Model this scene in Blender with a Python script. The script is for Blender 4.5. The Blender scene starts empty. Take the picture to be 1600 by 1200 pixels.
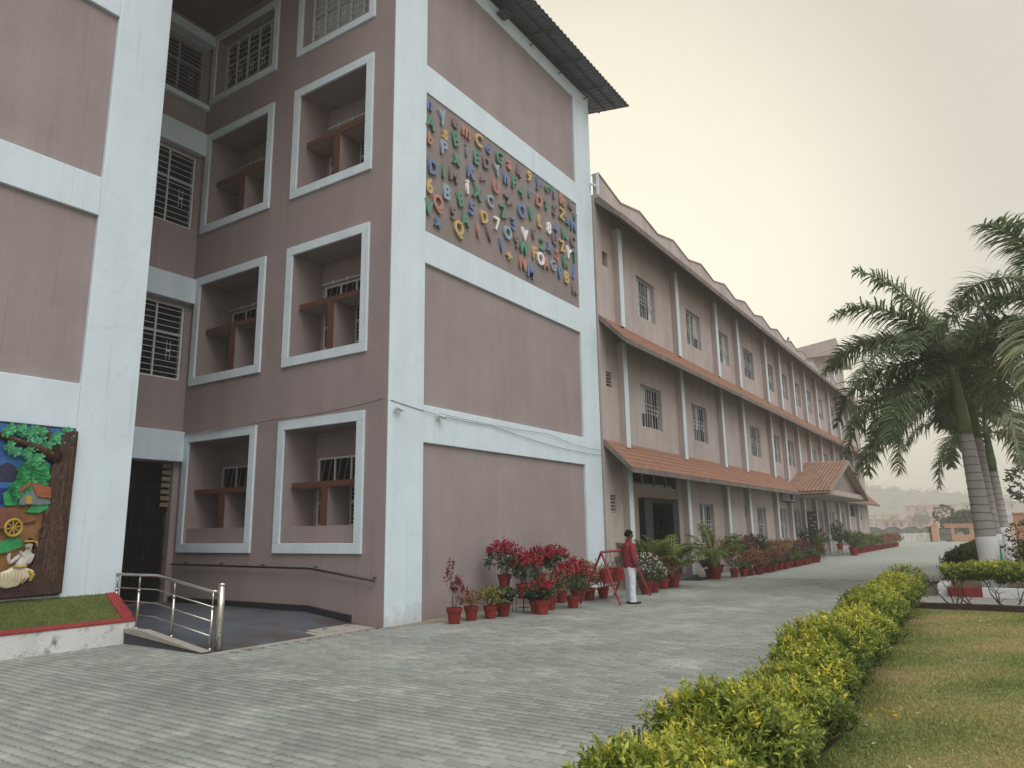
import bpy, bmesh, math, random
import numpy as np
from mathutils import Vector, Matrix
random.seed(7); RS=np.random.RandomState(11)
S=bpy.context.scene
COL=S.collection
# ---------------------------------------------------------------- camera
YAW,PITCH,ROLL=0.5834970800915595,0.19858215513377625,-0.01437396161087872
cam=bpy.data.cameras.new('camera'); CAM=bpy.data.objects.new('camera',cam); COL.objects.link(CAM)
_f=Vector((math.cos(YAW)*math.cos(PITCH),math.sin(YAW)*math.cos(PITCH),math.sin(PITCH)))
_r=Vector((math.sin(YAW),-math.cos(YAW),0)); _u=_r.cross(_f)
_r2=_r*math.cos(ROLL)+_u*math.sin(ROLL); _u2=-_r*math.sin(ROLL)+_u*math.cos(ROLL)
M=Matrix((_r2,_u2,-_f)).transposed().to_4x4(); M.translation=(0,0,1.7)
CAM.matrix_world=M
cam.sensor_width=36; cam.lens=36*1134.677/1600; cam.clip_start=.05; cam.clip_end=2000
S.camera=CAM
# ---------------------------------------------------------------- world, added front light, exposure
LIGHT_EL,LIGHT_AZ=math.radians(57),math.radians(-118)     # azimuth from +x towards +y: high soft light in front of the school
W=bpy.data.worlds.new('World'); S.world=W; W.use_nodes=True
nt=W.node_tree; nt.nodes.clear(); wn=nt.nodes.new; wl=nt.links.new
o=wn('ShaderNodeOutputWorld'); bg=wn('ShaderNodeBackground')
sky=wn('ShaderNodeTexSky'); sky.sky_type='NISHITA'; sky.sun_disc=False
sky.sun_elevation=LIGHT_EL; sky.sun_rotation=math.pi/2-LIGHT_AZ
sky.air_density=1.0; sky.dust_density=3.0; sky.ozone_density=1.0; sky.altitude=50
mix=wn('ShaderNodeMix'); mix.data_type='RGBA'; mix.inputs[0].default_value=.80
wl(sky.outputs[0],mix.inputs[6])
# thick winter haze over the clear-sky model: pale beige, creamier and brighter towards the part of the sky above the far wing
tc=wn('ShaderNodeTexCoord'); dt=wn('ShaderNodeVectorMath'); dt.operation='DOT_PRODUCT'; wl(tc.outputs['Generated'],dt.inputs[0])
dt.inputs[1].default_value=Vector((.83,.46,.30)).normalized()
cr=wn('ShaderNodeValToRGB'); wl(dt.outputs['Value'],cr.inputs[0]); cr.color_ramp.interpolation='EASE'
e=cr.color_ramp.elements; e[0].position=.30; e[0].color=(.54,.51,.455,1); e[1].position=1.0; e[1].color=(.97,.90,.68,1)
k=e.new(.86); k.color=(.60,.55,.44,1)
sc=wn('ShaderNodeVectorMath'); sc.operation='SCALE'; wl(cr.outputs[0],sc.inputs[0])
nz=wn('ShaderNodeTexNoise'); nz.inputs['Scale'].default_value=1.6; nz.inputs['Detail'].default_value=4; wl(tc.outputs['Generated'],nz.inputs['Vector'])   # faint unevenness of the haze layer
nm=wn('ShaderNodeMapRange'); nm.inputs[1].default_value=.3; nm.inputs[2].default_value=.7; nm.inputs[3].default_value=9.3; nm.inputs[4].default_value=10.3; wl(nz.outputs[0],nm.inputs[0]); wl(nm.outputs[0],sc.inputs['Scale']); wl(sc.outputs[0],mix.inputs[7])
wl(mix.outputs[2],bg.inputs[0]); bg.inputs[1].default_value=.10; wl(bg.outputs[0],o.inputs[0])
sl=bpy.data.lights.new('front_fill','SUN'); sl.energy=1.5; sl.angle=math.radians(50); sl.color=(1,.97,.93)  # soft fill added in front to brighten the facade; true daylight source is behind
SUN=bpy.data.objects.new('front_fill',sl); COL.objects.link(SUN)
SUN.rotation_euler=Vector((-math.cos(LIGHT_AZ)*math.cos(LIGHT_EL),-math.sin(LIGHT_AZ)*math.cos(LIGHT_EL),-math.sin(LIGHT_EL))).to_track_quat('-Z','Y').to_euler()
vs=S.view_settings; vs.view_transform='Standard'; vs.look='None'; vs.exposure=.54; vs.gamma=1; vs.use_curve_mapping=False
S.render.engine='CYCLES'; S.cycles.use_denoising=True; S.cycles.max_bounces=8; S.cycles.volume_bounces=1
S.cycles.transparent_max_bounces=8; S.cycles.caustics_reflective=False; S.cycles.caustics_refractive=False

# ---------------------------------------------------------------- materials
def mat(name,color,rough=.7,var=.0,scale=4,bump=0,bscale=60,metal=0,streak=0,spec=.3,dirt=None,dscale=1.2,dcut=.55,objrnd=0,wall=0):
    m=bpy.data.materials.new(name); m.use_nodes=True; n=m.node_tree; N=n.nodes; L=n.links
    b=N['Principled BSDF']; b.inputs['Roughness'].default_value=rough; b.inputs['Metallic'].default_value=metal
    b.inputs['Specular IOR Level'].default_value=spec
    c=(*color,1); b.inputs['Base Color'].default_value=c
    tc=N.new('ShaderNodeTexCoord'); geo=N.new('ShaderNodeNewGeometry')
    cur=None
    def src():
        r=N.new('ShaderNodeRGB'); r.outputs[0].default_value=c; return r.outputs[0]
    if var>0:
        t=N.new('ShaderNodeTexNoise'); t.inputs['Scale'].default_value=scale; t.inputs['Detail'].default_value=6; t.inputs['Roughness'].default_value=.65
        L.new(geo.outputs['Position'],t.inputs['Vector'])
        h=N.new('ShaderNodeMapRange'); h.inputs[1].default_value=.25; h.inputs[2].default_value=.75; h.inputs[3].default_value=1-var; h.inputs[4].default_value=1+var
        L.new(t.outputs[0],h.inputs[0])
        x=N.new('ShaderNodeVectorMath'); x.operation='SCALE'; L.new(src(),x.inputs[0]); L.new(h.outputs[0],x.inputs['Scale']); cur=x.outputs[0]
    if streak>0:
        mp=N.new('ShaderNodeMapping'); mp.inputs['Scale'].default_value=(2.2,2.2,.22); L.new(geo.outputs['Position'],mp.inputs[0])
        t=N.new('ShaderNodeTexNoise'); t.inputs['Scale'].default_value=1.0; t.inputs['Detail'].default_value=5; L.new(mp.outputs[0],t.inputs['Vector'])
        h=N.new('ShaderNodeMapRange'); h.inputs[1].default_value=.35; h.inputs[2].default_value=.75; h.inputs[3].default_value=1.0; h.inputs[4].default_value=1-streak
        L.new(t.outputs[0],h.inputs[0])
        x=N.new('ShaderNodeVectorMath'); x.operation='SCALE'; L.new(cur or src(),x.inputs[0]); L.new(h.outputs[0],x.inputs['Scale']); cur=x.outputs[0]
    if wall:
        mp=N.new('ShaderNodeMapping'); mp.inputs['Scale'].default_value=(9,9,.30); L.new(geo.outputs['Position'],mp.inputs[0])
        t=N.new('ShaderNodeTexNoise'); t.inputs['Scale'].default_value=1.3; t.inputs['Detail'].default_value=3; L.new(mp.outputs[0],t.inputs['Vector'])
        h=N.new('ShaderNodeMapRange'); h.inputs[1].default_value=.62; h.inputs[2].default_value=.74; h.inputs[3].default_value=1; h.inputs[4].default_value=1-.16*wall; L.new(t.outputs[0],h.inputs[0])
        x=N.new('ShaderNodeVectorMath'); x.operation='SCALE'; L.new(cur or src(),x.inputs[0]); L.new(h.outputs[0],x.inputs['Scale']); cur=x.outputs[0]
        sx=N.new('ShaderNodeSeparateXYZ'); L.new(geo.outputs['Position'],sx.inputs[0])
        t=N.new('ShaderNodeTexNoise'); t.inputs['Scale'].default_value=2.6; t.inputs['Detail'].default_value=9; t.inputs['Roughness'].default_value=.7; L.new(geo.outputs['Position'],t.inputs['Vector'])
        a=N.new('ShaderNodeMath'); a.operation='MULTIPLY_ADD'; a.inputs[1].default_value=1.5; a.inputs[2].default_value=-.55; L.new(t.outputs[0],a.inputs[0])
        d=N.new('ShaderNodeMath'); d.operation='SUBTRACT'; L.new(a.outputs[0],d.inputs[0]); L.new(sx.outputs[2],d.inputs[1])
        h=N.new('ShaderNodeMapRange'); h.inputs[1].default_value=-.05; h.inputs[2].default_value=.25; h.inputs[4].default_value=.55*wall; L.new(d.outputs[0],h.inputs[0])
        x=N.new('ShaderNodeMix'); x.data_type='RGBA'; L.new(h.outputs[0],x.inputs[0]); L.new(cur,x.inputs[6]); x.inputs[7].default_value=(.25,.215,.18,1); cur=x.outputs[2]
        v=N.new('ShaderNodeTexVoronoi'); v.feature='DISTANCE_TO_EDGE'; v.inputs['Scale'].default_value=.55
        wv=N.new('ShaderNodeVectorMath'); wv.operation='MULTIPLY_ADD'; wv.inputs[1].default_value=(.5,.5,.5); L.new(t.outputs[1],wv.inputs[0]); L.new(geo.outputs['Position'],wv.inputs[2]); L.new(wv.outputs[0],v.inputs['Vector'])
        h=N.new('ShaderNodeMapRange'); h.inputs[1].default_value=.0; h.inputs[2].default_value=.006; h.inputs[3].default_value=.89; h.inputs[4].default_value=1; L.new(v.outputs['Distance'],h.inputs[0])
        x=N.new('ShaderNodeVectorMath'); x.operation='SCALE'; L.new(cur,x.inputs[0]); L.new(h.outputs[0],x.inputs['Scale']); cur=x.outputs[0]
    if dirt:
        t=N.new('ShaderNodeTexNoise'); t.inputs['Scale'].default_value=dscale; t.inputs['Detail'].default_value=8; t.inputs['Roughness'].default_value=.7; L.new(geo.outputs['Position'],t.inputs['Vector'])
        h=N.new('ShaderNodeMapRange'); h.inputs[1].default_value=dcut; h.inputs[2].default_value=dcut+.12; L.new(t.outputs[0],h.inputs[0])
        x=N.new('ShaderNodeMix'); x.data_type='RGBA'; L.new(h.outputs[0],x.inputs[0]); L.new(cur or src(),x.inputs[6]); x.inputs[7].default_value=(*dirt,1); cur=x.outputs[2]
    if objrnd>0:
        oi=N.new('ShaderNodeObjectInfo'); at=N.new('ShaderNodeAttribute'); at.attribute_name='rnd'
        ad=N.new('ShaderNodeMath'); ad.operation='ADD'; L.new(oi.outputs['Random'],ad.inputs[0]); L.new(at.outputs['Fac'],ad.inputs[1])
        fr=N.new('ShaderNodeMath'); fr.operation='FRACT'; L.new(ad.outputs[0],fr.inputs[0])
        h=N.new('ShaderNodeMapRange'); h.inputs[3].default_value=1-objrnd; h.inputs[4].default_value=1+objrnd; L.new(fr.outputs[0],h.inputs[0])
        x=N.new('ShaderNodeVectorMath'); x.operation='SCALE'; L.new(cur or src(),x.inputs[0]); L.new(h.outputs[0],x.inputs['Scale']); cur=x.outputs[0]
    if cur: L.new(cur,b.inputs['Base Color'])
    if bump>0:
        t=N.new('ShaderNodeTexNoise'); t.inputs['Scale'].default_value=bscale; t.inputs['Detail'].default_value=4; L.new(geo.outputs['Position'],t.inputs['Vector'])
        bm=N.new('ShaderNodeBump'); bm.inputs['Strength'].default_value=bump; bm.inputs['Distance'].default_value=.02; L.new(t.outputs[0],bm.inputs['Height']); L.new(bm.outputs[0],b.inputs['Normal'])
    return m
def leafmat(name,stops,trans=.3,rough=.5,spec=.35):
    m=bpy.data.materials.new(name); m.use_nodes=True; n=m.node_tree; N=n.nodes; L=n.links
    b=N['Principled BSDF']; b.inputs['Roughness'].default_value=rough; b.inputs['Specular IOR Level'].default_value=spec
    at=N.new('ShaderNodeAttribute'); at.attribute_name='rnd'
    cr=N.new('ShaderNodeValToRGB'); e=cr.color_ramp.elements
    while len(e)<len(stops): e.new(.5)
    for k,(p,c) in enumerate(stops): e[k].position=p; e[k].color=(*c,1)
    L.new(at.outputs['Fac'],cr.inputs[0]); L.new(cr.outputs[0],b.inputs['Base Color'])
    tr=N.new('ShaderNodeBsdfTranslucent'); L.new(cr.outputs[0],tr.inputs[0])
    mx=N.new('ShaderNodeMixShader'); mx.inputs[0].default_value=trans
    L.new(b.outputs[0],mx.inputs[1]); L.new(tr.outputs[0],mx.inputs[2]); L.new(mx.outputs[0],N['Material Output'].inputs[0])
    return m
MAUVE=(.318,.272,.275); 
m_mauve=mat('mauve_paint',MAUVE,.75,.11,.8,.22,70,streak=.12,wall=.8)
m_mauve_dark=mat('mauve_recess_paint',(.318,.262,.262),.75,.09,.9,.2,70,streak=.10,wall=.8)
m_white=mat('pale_blue_white_paint',(.65,.765,.85),.7,.06,1.0,.2,60,streak=.09,wall=.7)
m_trim=mat('white_trim_paint',(.66,.765,.835),.6,.07,2,.2,60,streak=.09,wall=.7)
m_brown=mat('brown_ledge_paint',(.115,.048,.028),.6,.12,5,.1,60)
m_wing=mat('rose_beige_paint',(.475,.42,.405),.8,.13,1.0,.25,60,streak=.18,wall=1)
m_wing_dark=mat('rose_brown_paint',(.435,.375,.355),.8,.10,1.2,.2,60,streak=.14)
m_cement=mat('weathered_cement',(.20,.175,.16),.9,.3,3,.3,40,streak=.35)
m_tile=mat('terracotta_tile',(.27,.138,.092),.75,.2,6,.3,45,streak=.15)
m_porch=mat('pale_terracotta_tile',(.34,.225,.165),.8,.2,6,.3,45,objrnd=.14)
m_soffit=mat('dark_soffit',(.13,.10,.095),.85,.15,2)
m_metal=mat('blue_grey_roof_sheet',(.17,.205,.24),.55,.2,2,metal=.2)
m_steel=mat('painted_steel',(.06,.075,.09),.5,.1,8)
m_stain=mat('stainless_tube',(.55,.53,.47),.28,metal=1)
m_black=mat('black_paint',(.008,.009,.010),.6,spec=.12)
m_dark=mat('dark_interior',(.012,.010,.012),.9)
m_glass=mat('dark_window_glass',(.010,.012,.016),.12,spec=.10)
m_glassp=mat('frosted_glass',(.42,.44,.45),.3,.25,14,spec=.5)
m_bar=mat('white_grille_paint',(.60,.63,.64),.5)
m_bar2=mat('grey_grille_paint',(.30,.32,.34),.5)
m_curt=mat('pale_curtain',(.58,.61,.60),.9,.25,5)
m_slab=mat('slate_slabs',(.085,.10,.125),.35,.35,1.3,.15,30,dirt=(.075,.06,.052),dscale=.55,dcut=.52)
m_skirt=mat('black_granite_skirting',(.025,.027,.03),.35,.3,9)
m_conc=mat('grey_concrete',(.33,.31,.28),.9,.18,3,.35,40,dirt=(.21,.19,.165),dscale=2.0)
m_paver=mat('grey_green_paver',(.268,.292,.270),.85,.26,.45,.35,120,dirt=(.385,.39,.355),dscale=.9,dcut=.56,objrnd=.15)
m_joint=mat('joint_sand',(.13,.125,.105),.95,.2,8,.4,80)
m_white_dirty=mat('peeling_whitewash',(.66,.68,.68),.85,.08,2,.4,30,dirt=(.20,.20,.195),dscale=2.6,dcut=.515,streak=.15)
m_redk=mat('red_oxide_paint',(.24,.035,.035),.7,.22,6,.2,50)
m_pot=mat('red_oxide_pot',(.21,.024,.023),.65,.35,7,.25,40,objrnd=.3,dirt=(.20,.12,.09),dscale=9,dcut=.64)
m_soil=mat('pot_soil',(.03,.022,.016),1,.3,20)
m_dirt=mat('tan_dirt',(.235,.20,.155),.95,.25,2.2,.5,50,dirt=(.33,.30,.25),dscale=3)
m_redm=mat('red_stand_paint',(.22,.03,.035),.45,.12,8)
m_wire=mat('thin_black_wire',(.02,.02,.02),.5)
m_cable=mat('grey_cable',(.09,.09,.09),.7)
m_scar=mat('leaf_scar_ring',(.22,.205,.19),.95,.2,9)
m_twig=mat('brown_twig',(.075,.05,.035),.9,.3,20)
m_trunk=mat('grey_palm_bark',(.40,.385,.37),.9,.16,3,.35,40,streak=.1)
m_limew=mat('white_limewash',(.74,.76,.78),.85,.05,3,.3,40,dirt=(.5,.5,.48),dscale=3,dcut=.62)
m_cshaft=mat('green_crownshaft',(.13,.18,.085),.5,.18,3)
m_rachis=mat('frond_midrib',(.12,.15,.05),.5,.1,6)
m_orange=mat('orange_wall_paint',(.64,.36,.25),.8,.08,.6,.1,30,streak=.08)
m_oldwall=mat('stained_white_wall',(.52,.52,.48),.9,.12,1,.2,20,dirt=(.19,.19,.17),dscale=1.2,dcut=.54,streak=.2)
m_greygate=mat('grey_green_gate',(.17,.19,.165),.6,.1,3)
m_lawn=mat('lawn_soil',(.20,.19,.08),.95,.3,2.0,.5,60,dirt=(.29,.235,.125),dscale=.55,dcut=.50)
m_kerbd=mat('dark_red_kerb',(.055,.035,.03),.9,.3,6,.3,40)
m_path=mat('pale_path_concrete',(.33,.325,.30),.9,.12,2,.2,40)
m_hill=mat('hill_scrub',(.06,.075,.045),.95,.4,.12)
m_skin=mat('brown_skin',(.14,.068,.043),.5,.06,20)
m_hair=mat('black_hair',(.006,.005,.005),.8,spec=.1)
m_shirt=mat('dark_red_shirt',(.235,.032,.045),.85,.18,9,.9,13)
m_trous=mat('pale_blue_trousers',(.58,.64,.70),.85,.10,7,.9,11)
m_shoe=mat('dark_sandal',(.025,.022,.018),.6)
m_navy=mat('navy_coat',(.012,.014,.022),.85,.1,9)
m_shirtw=mat('white_collar',(.55,.55,.56),.8)
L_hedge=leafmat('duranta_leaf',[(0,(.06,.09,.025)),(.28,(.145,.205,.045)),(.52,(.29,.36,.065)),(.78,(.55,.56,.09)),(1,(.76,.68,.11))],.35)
L_clip=leafmat('dark_clipped_leaf',[(0,(.025,.042,.012)),(.6,(.055,.085,.020)),(1,(.10,.14,.03))],.25)
L_grass=leafmat('grass_blade',[(0,(.13,.21,.05)),(.35,(.25,.32,.085)),(.6,(.41,.39,.15)),(1,(.58,.46,.25))],.3)
L_palm=leafmat('palm_leaflet',[(0,(.085,.135,.085)),(.5,(.165,.225,.115)),(.8,(.28,.33,.18)),(.93,(.33,.34,.21)),(1,(.38,.31,.20))],.35,.38,.5)
L_areca=leafmat('areca_leaflet',[(0,(.05,.09,.02)),(.5,(.12,.18,.035)),(.85,(.26,.28,.07)),(1,(.36,.29,.10))],.3)
L_dark=leafmat('dark_green_leaf',[(0,(.025,.045,.022)),(1,(.08,.12,.055))],.25)
L_red=leafmat('crimson_leaf',[(0,(.16,.008,.018)),(.6,(.33,.012,.035)),(1,(.48,.05,.08))],.3)
L_pink=leafmat('dusky_pink_leaf',[(0,(.14,.02,.035)),(.6,(.27,.055,.085)),(1,(.36,.14,.13))],.3)
L_croton=leafmat('croton_leaf',[(0,(.08,.09,.035)),(.35,(.22,.10,.06)),(.7,(.33,.13,.10)),(1,(.42,.32,.10))],.25)
L_yell=leafmat('variegated_leaf',[(0,(.05,.075,.02)),(.5,(.16,.18,.04)),(1,(.48,.43,.13))],.3)
L_white=leafmat('white_petal',[(0,(.62,.60,.55)),(1,(.85,.85,.80))],.2)
L_mag=leafmat('magenta_petal',[(0,(.19,.02,.06)),(.7,(.36,.05,.12)),(1,(.50,.20,.28))],.3)
L_shrub=leafmat('mid_green_leaf',[(0,(.03,.055,.018)),(.6,(.08,.125,.03)),(1,(.17,.21,.06))],.3)

# ---------------------------------------------------------------- helpers
class MB:
    def __init__(s): s.v=[]; s.f=[]; s.m=[]
    def add(s,vs,fs,mi=0):
        b=len(s.v); s.v+= [tuple(p) for p in vs]; s.f+=[tuple(b+i for i in q) for q in fs]; s.m+=[mi]*len(fs); return s
    def box(s,x0,x1,y0,y1,z0,z1,mi=0):
        return s.add([(x0,y0,z0),(x1,y0,z0),(x1,y1,z0),(x0,y1,z0),(x0,y0,z1),(x1,y0,z1),(x1,y1,z1),(x0,y1,z1)],
          [(3,2,1,0),(4,5,6,7),(0,1,5,4),(1,2,6,5),(2,3,7,6),(3,0,4,7)],mi)
    def tube(s,pts,r,n=6,mi=0,cap=True):
        pts=[Vector(p) for p in pts]; k=len(pts); rs=r if hasattr(r,'__len__') else [r]*k
        ring=[]; prev=None
        for i,p in enumerate(pts):
            d=(pts[min(i+1,k-1)]-pts[max(i-1,0)])
            d=d.normalized() if d.length>1e-9 else Vector((0,0,1))
            a=prev if prev else (Vector((0,0,1)) if abs(d.z)<.9 else Vector((1,0,0)))
            a=(a-d*a.dot(d)); a=a.normalized() if a.length>1e-6 else d.orthogonal().normalized()
            prev=a; b=d.cross(a)
            ring+=[p+(a*math.cos(t)+b*math.sin(t))*rs[i] for t in [2*math.pi*j/n for j in range(n)]]
        fs=[(i*n+j,i*n+(j+1)%n,(i+1)*n+(j+1)%n,(i+1)*n+j) for i in range(k-1) for j in range(n)]
        if cap: fs+=[tuple(reversed(range(n))),tuple((k-1)*n+j for j in range(n))]
        return s.add(ring,fs,mi)
    def lathe(s,prof,c=(0,0,0),n=14,mi=0,cap=True):
        vs=[(c[0]+r*math.cos(2*math.pi*j/n),c[1]+r*math.sin(2*math.pi*j/n),c[2]+z) for r,z in prof for j in range(n)]
        k=len(prof); fs=[(i*n+j,i*n+(j+1)%n,(i+1)*n+(j+1)%n,(i+1)*n+j) for i in range(k-1) for j in range(n)]
        if cap: fs+=[tuple(reversed(range(n))),tuple((k-1)*n+j for j in range(n))]
        return s.add(vs,fs,mi)
    def prism(s,poly,axis,a,b,mi=0):     # poly of 2D points, extruded along axis from a to b
        def P(q,t):
            return (t,q[0],q[1]) if axis==0 else ((q[0],t,q[1]) if axis==1 else (q[0],q[1],t))
        n=len(poly); vs=[P(q,a) for q in poly]+[P(q,b) for q in poly]
        return s.add(vs,[tuple(range(n)),tuple(reversed(range(n,2*n)))]+[(i,n+i,n+(i+1)%n,(i+1)%n) for i in range(n)],mi)
    def mesh(s,name,mats,smooth=False):
        me=bpy.data.meshes.new(name); me.from_pydata(s.v,[],s.f)
        for m in (mats if isinstance(mats,(list,tuple)) else [mats]): me.materials.append(m)
        if any(s.m): me.polygons.foreach_set('material_index',s.m)
        bm=bmesh.new(); bm.from_mesh(me); bmesh.ops.recalc_face_normals(bm,faces=bm.faces[:]); bm.to_mesh(me); bm.free()
        if smooth: me.polygons.foreach_set('use_smooth',[True]*len(me.polygons))
        me.update(); return me
    def build(s,name,mats,parent=None,smooth=False,**k):
        return link(name,s.mesh(name,mats,smooth),parent,**k)
def link(name,me,parent=None,loc=None,rz=0,**k):
    o=bpy.data.objects.new(name,me); COL.objects.link(o)
    if parent is not None: o.parent=parent
    if loc is not None: o.location=loc
    if rz: o.rotation_euler=(0,0,rz)
    tag(o,**k); return o
def tag(o,label=None,cat=None,group=None,kind=None):
    if label: o['label']=label
    if cat: o['category']=cat
    if group: o['group']=group
    if kind: o['kind']=kind
    return o
def thing(name,label,cat,loc=(0,0,0),rz=0,group=None,kind=None):
    return link(name,None,None,loc,rz,label=label,cat=cat,group=group,kind=kind)
def box(name,m,parent,x0,x1,y0,y1,z0,z1,**k):
    return MB().box(x0,x1,y0,y1,z0,z1).build(name,m,parent,**k)
def bevel(o,w=.01,seg=2):
    b=o.modifiers.new('bevel','BEVEL'); b.width=w; b.segments=seg; b.limit_method='ANGLE'; return o
def dup(root,loc=None,rz=None,label=None,group=None):
    r=root.copy(); COL.objects.link(r)
    if loc is not None: r.location=loc
    if rz is not None: r.rotation_euler=(0,0,rz)
    if label: r['label']=label
    if group: r['group']=group
    for c in root.children: 
        d=c.copy(); COL.objects.link(d); d.parent=r
        for g in c.children:
            e=g.copy(); COL.objects.link(e); e.parent=d
    return r
def holes(mb,axis,a0,a1,u0,u1,w0,w1,hs,mi=0):
    """a wall slab (thickness a0..a1 along axis) over u0..u1, w0..w1 with rectangular openings"""
    xs=sorted({u0,u1,*[h[0] for h in hs],*[h[1] for h in hs]})
    xs=[x for x in xs if u0<=x<=u1]
    for i in range(len(xs)-1):
        p,q=xs[i],xs[i+1]; mid=(p+q)/2
        cut=sorted((h[2],h[3]) for h in hs if h[0]<mid<h[1]); z=w0
        segs=[]
        for c0,c1 in cut:
            if c0>z+1e-6: segs.append((z,c0))
            z=max(z,c1)
        if z<w1-1e-6: segs.append((z,w1))
        for c0,c1 in segs:
            if axis==1: mb.box(p,q,a0,a1,c0,c1,mi)
            else: mb.box(a0,a1,p,q,c0,c1,mi)
    return mb
def leaf_mesh(name,P,D,N,L,Wd,rnd,mats,mi=None,fold=.15,droop=0.):
    P=np.asarray(P,float);D=np.asarray(D,float);N=np.asarray(N,float);n=len(P)
    D=D/np.maximum(np.linalg.norm(D,axis=1,keepdims=True),1e-9)
    Sd=np.cross(D,N); Sd/=np.maximum(np.linalg.norm(Sd,axis=1,keepdims=True),1e-9); N=np.cross(Sd,D)
    L=np.broadcast_to(L,(n,))[:,None]; Wd=np.broadcast_to(Wd,(n,))[:,None]
    mid=P+D*L*.45
    V=np.empty((n,4,3)); V[:,0]=P; V[:,1]=mid+Sd*Wd*.5+N*Wd*fold; V[:,2]=P+D*L-N*L*droop; V[:,3]=mid-Sd*Wd*.5+N*Wd*fold
    return quad_mesh(name,V.reshape(-1,3),np.arange(n*4).reshape(n,4),rnd,mats,mi)
def quad_mesh(name,V,F,rnd,mats,mi=None):
    me=bpy.data.meshes.new(name); n=len(F); k=F.shape[1]
    me.vertices.add(len(V)); me.vertices.foreach_set('co',np.ascontiguousarray(V,dtype=np.float32).ravel())
    me.loops.add(n*k); me.loops.foreach_set('vertex_index',np.ascontiguousarray(F,dtype=np.int32).ravel())
    me.polygons.add(n); me.polygons.foreach_set('loop_start',np.arange(0,n*k,k,dtype=np.int32))
    me.update(calc_edges=True)
    a=me.attributes.new('rnd','FLOAT','FACE'); a.data.foreach_set('value',np.ascontiguousarray(np.clip(rnd,0,1),dtype=np.float32))
    for m in (mats if isinstance(mats,(list,tuple)) else [mats]): me.materials.append(m)
    if mi is not None: me.polygons.foreach_set('material_index',np.ascontiguousarray(mi,dtype=np.int32))
    me.validate(); return me
def unit(n):
    v=RS.normal(size=(n,3)); return v/np.linalg.norm(v,axis=1,keepdims=True)
def text_mesh(ch,size,depth,m,off=.0):
    cu=bpy.data.curves.new('glyph','FONT'); cu.body=ch; cu.size=size; cu.extrude=depth/2; cu.offset=off; cu.align_x='CENTER'; cu.align_y='CENTER'; cu.resolution_u=3
    ob=bpy.data.objects.new('glyph',cu); COL.objects.link(ob)
    dg=bpy.context.evaluated_depsgraph_get(); me=bpy.data.meshes.new_from_object(ob.evaluated_get(dg))
    bpy.data.objects.remove(ob); bpy.data.curves.remove(cu); me.materials.clear(); me.materials.append(m); me.name='letter'
    return me
# ================================================================ THE SETTING
# ---- ground and driveway
gb=MB(); gb.box(-60,1000,-500,560,-.6,-.06); gb.build('ground',m_dirt,kind='structure')
drive=box('driveway',m_joint,None,-14,86,2.0,16.1,-.058,-.022,kind='structure')
# far stretch of the driveway: pavers too small to tell apart, one sheet in the paver material
m_far=mat('far_paving',(.31,.34,.315),.85,.10,.3,.3,60,dirt=(.36,.37,.335),dscale=.9,dcut=.56)
ff=MB(); ff.add([(26,1.6,-.004),(110,-6,-.004),(110,16,-.004),(26,9.6,-.004)],[(0,1,2,3)]); ff.build('far_paving',m_far,drive)
PL,PW=.225,.1125
def paver_outline(sh):
    a=.008; g=.0020
    us=[-.5,-.375,-.125,.125,.375,.5]; fs=[0,a,-a,a,-a,0]
    top=[(u*PL*(1-sh),PW/2-g+f-sh*.02) for u,f in zip(us,fs)]
    bot=[(u*PL*(1-sh),-PW/2+g+f+sh*.02) for u,f in zip(us,fs)]
    return bot+top[::-1]
_o=paver_outline(.03); _i=paver_outline(.055)
def paver_verts(x,y,dz,t1,t2):     # long side of a paver lies along y
    vs=[]
    for ol,z in ((_o,-.028),(_o,-.004),(_i,0.)):
        for u,v in ol: vs.append((x-v,y+u,z+dz+t1*v+t2*u))
    return vs
PF=[(k*12+i,k*12+(i+1)%12,(k+1)*12+(i+1)%12,(k+1)*12+i) for k in (0,1) for i in range(12)]
pav=[]
nx=int(24.5/PW)
for i in range(nx):
    x=1.6+i*PW
    for j in range(int(14/PL)):
        y=2.15+j*PL+(PL/2 if i%2 else 0)
        if y>12.05: continue
        if x>7.02 and y>9.44 : 
            if not (x<10.05 and y<9.62): continue
        if x<2.4 and y<4: continue
        # inside the camera's view (with a margin)
        az=math.atan2(y,x)-YAW
        if abs(az)>.72 or math.hypot(x,y)<4.2: continue
        pav.append((math.hypot(x,y),x,y))
pav.sort()
pm=bpy.data.meshes.new('paver'); 
pm.from_pydata(paver_verts(0,0,0,0,0),[],PF+[tuple(range(24,36))]); pm.materials.append(m_paver); pm.update()
for k,(d,x,y) in enumerate(pav[:300]):
    o=link('paver',pm,drive,(x,y,random.uniform(-.0025,.0015))); o.rotation_euler=(random.gauss(0,.007),random.gauss(0,.010),random.gauss(0,.006))
V=[];F=[];rn=[]
PT=[(24+a,24+b,24+c,24+d) for a,b,c,d in ((0,1,10,11),(1,2,9,10),(2,3,8,9),(3,4,7,8),(4,5,6,7))]
for d,x,y in pav[300:]:
    b=len(V)*36; V.append(paver_verts(x,y,random.uniform(-.0025,.0015),random.gauss(0,.010),random.gauss(0,.007)))
    F+= [tuple(b+q for q in f) for f in PF+PT]; rn+= [random.random()]*29
me=quad_mesh('paver_field',np.array(V).reshape(-1,3),np.array(F),np.array(rn),m_paver)
link('paver_field',me,drive,kind='stuff')
n=150; P=np.stack([RS.uniform(3,24,n),RS.uniform(2.3,9.2,n),np.full(n,.004)],1)
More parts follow.
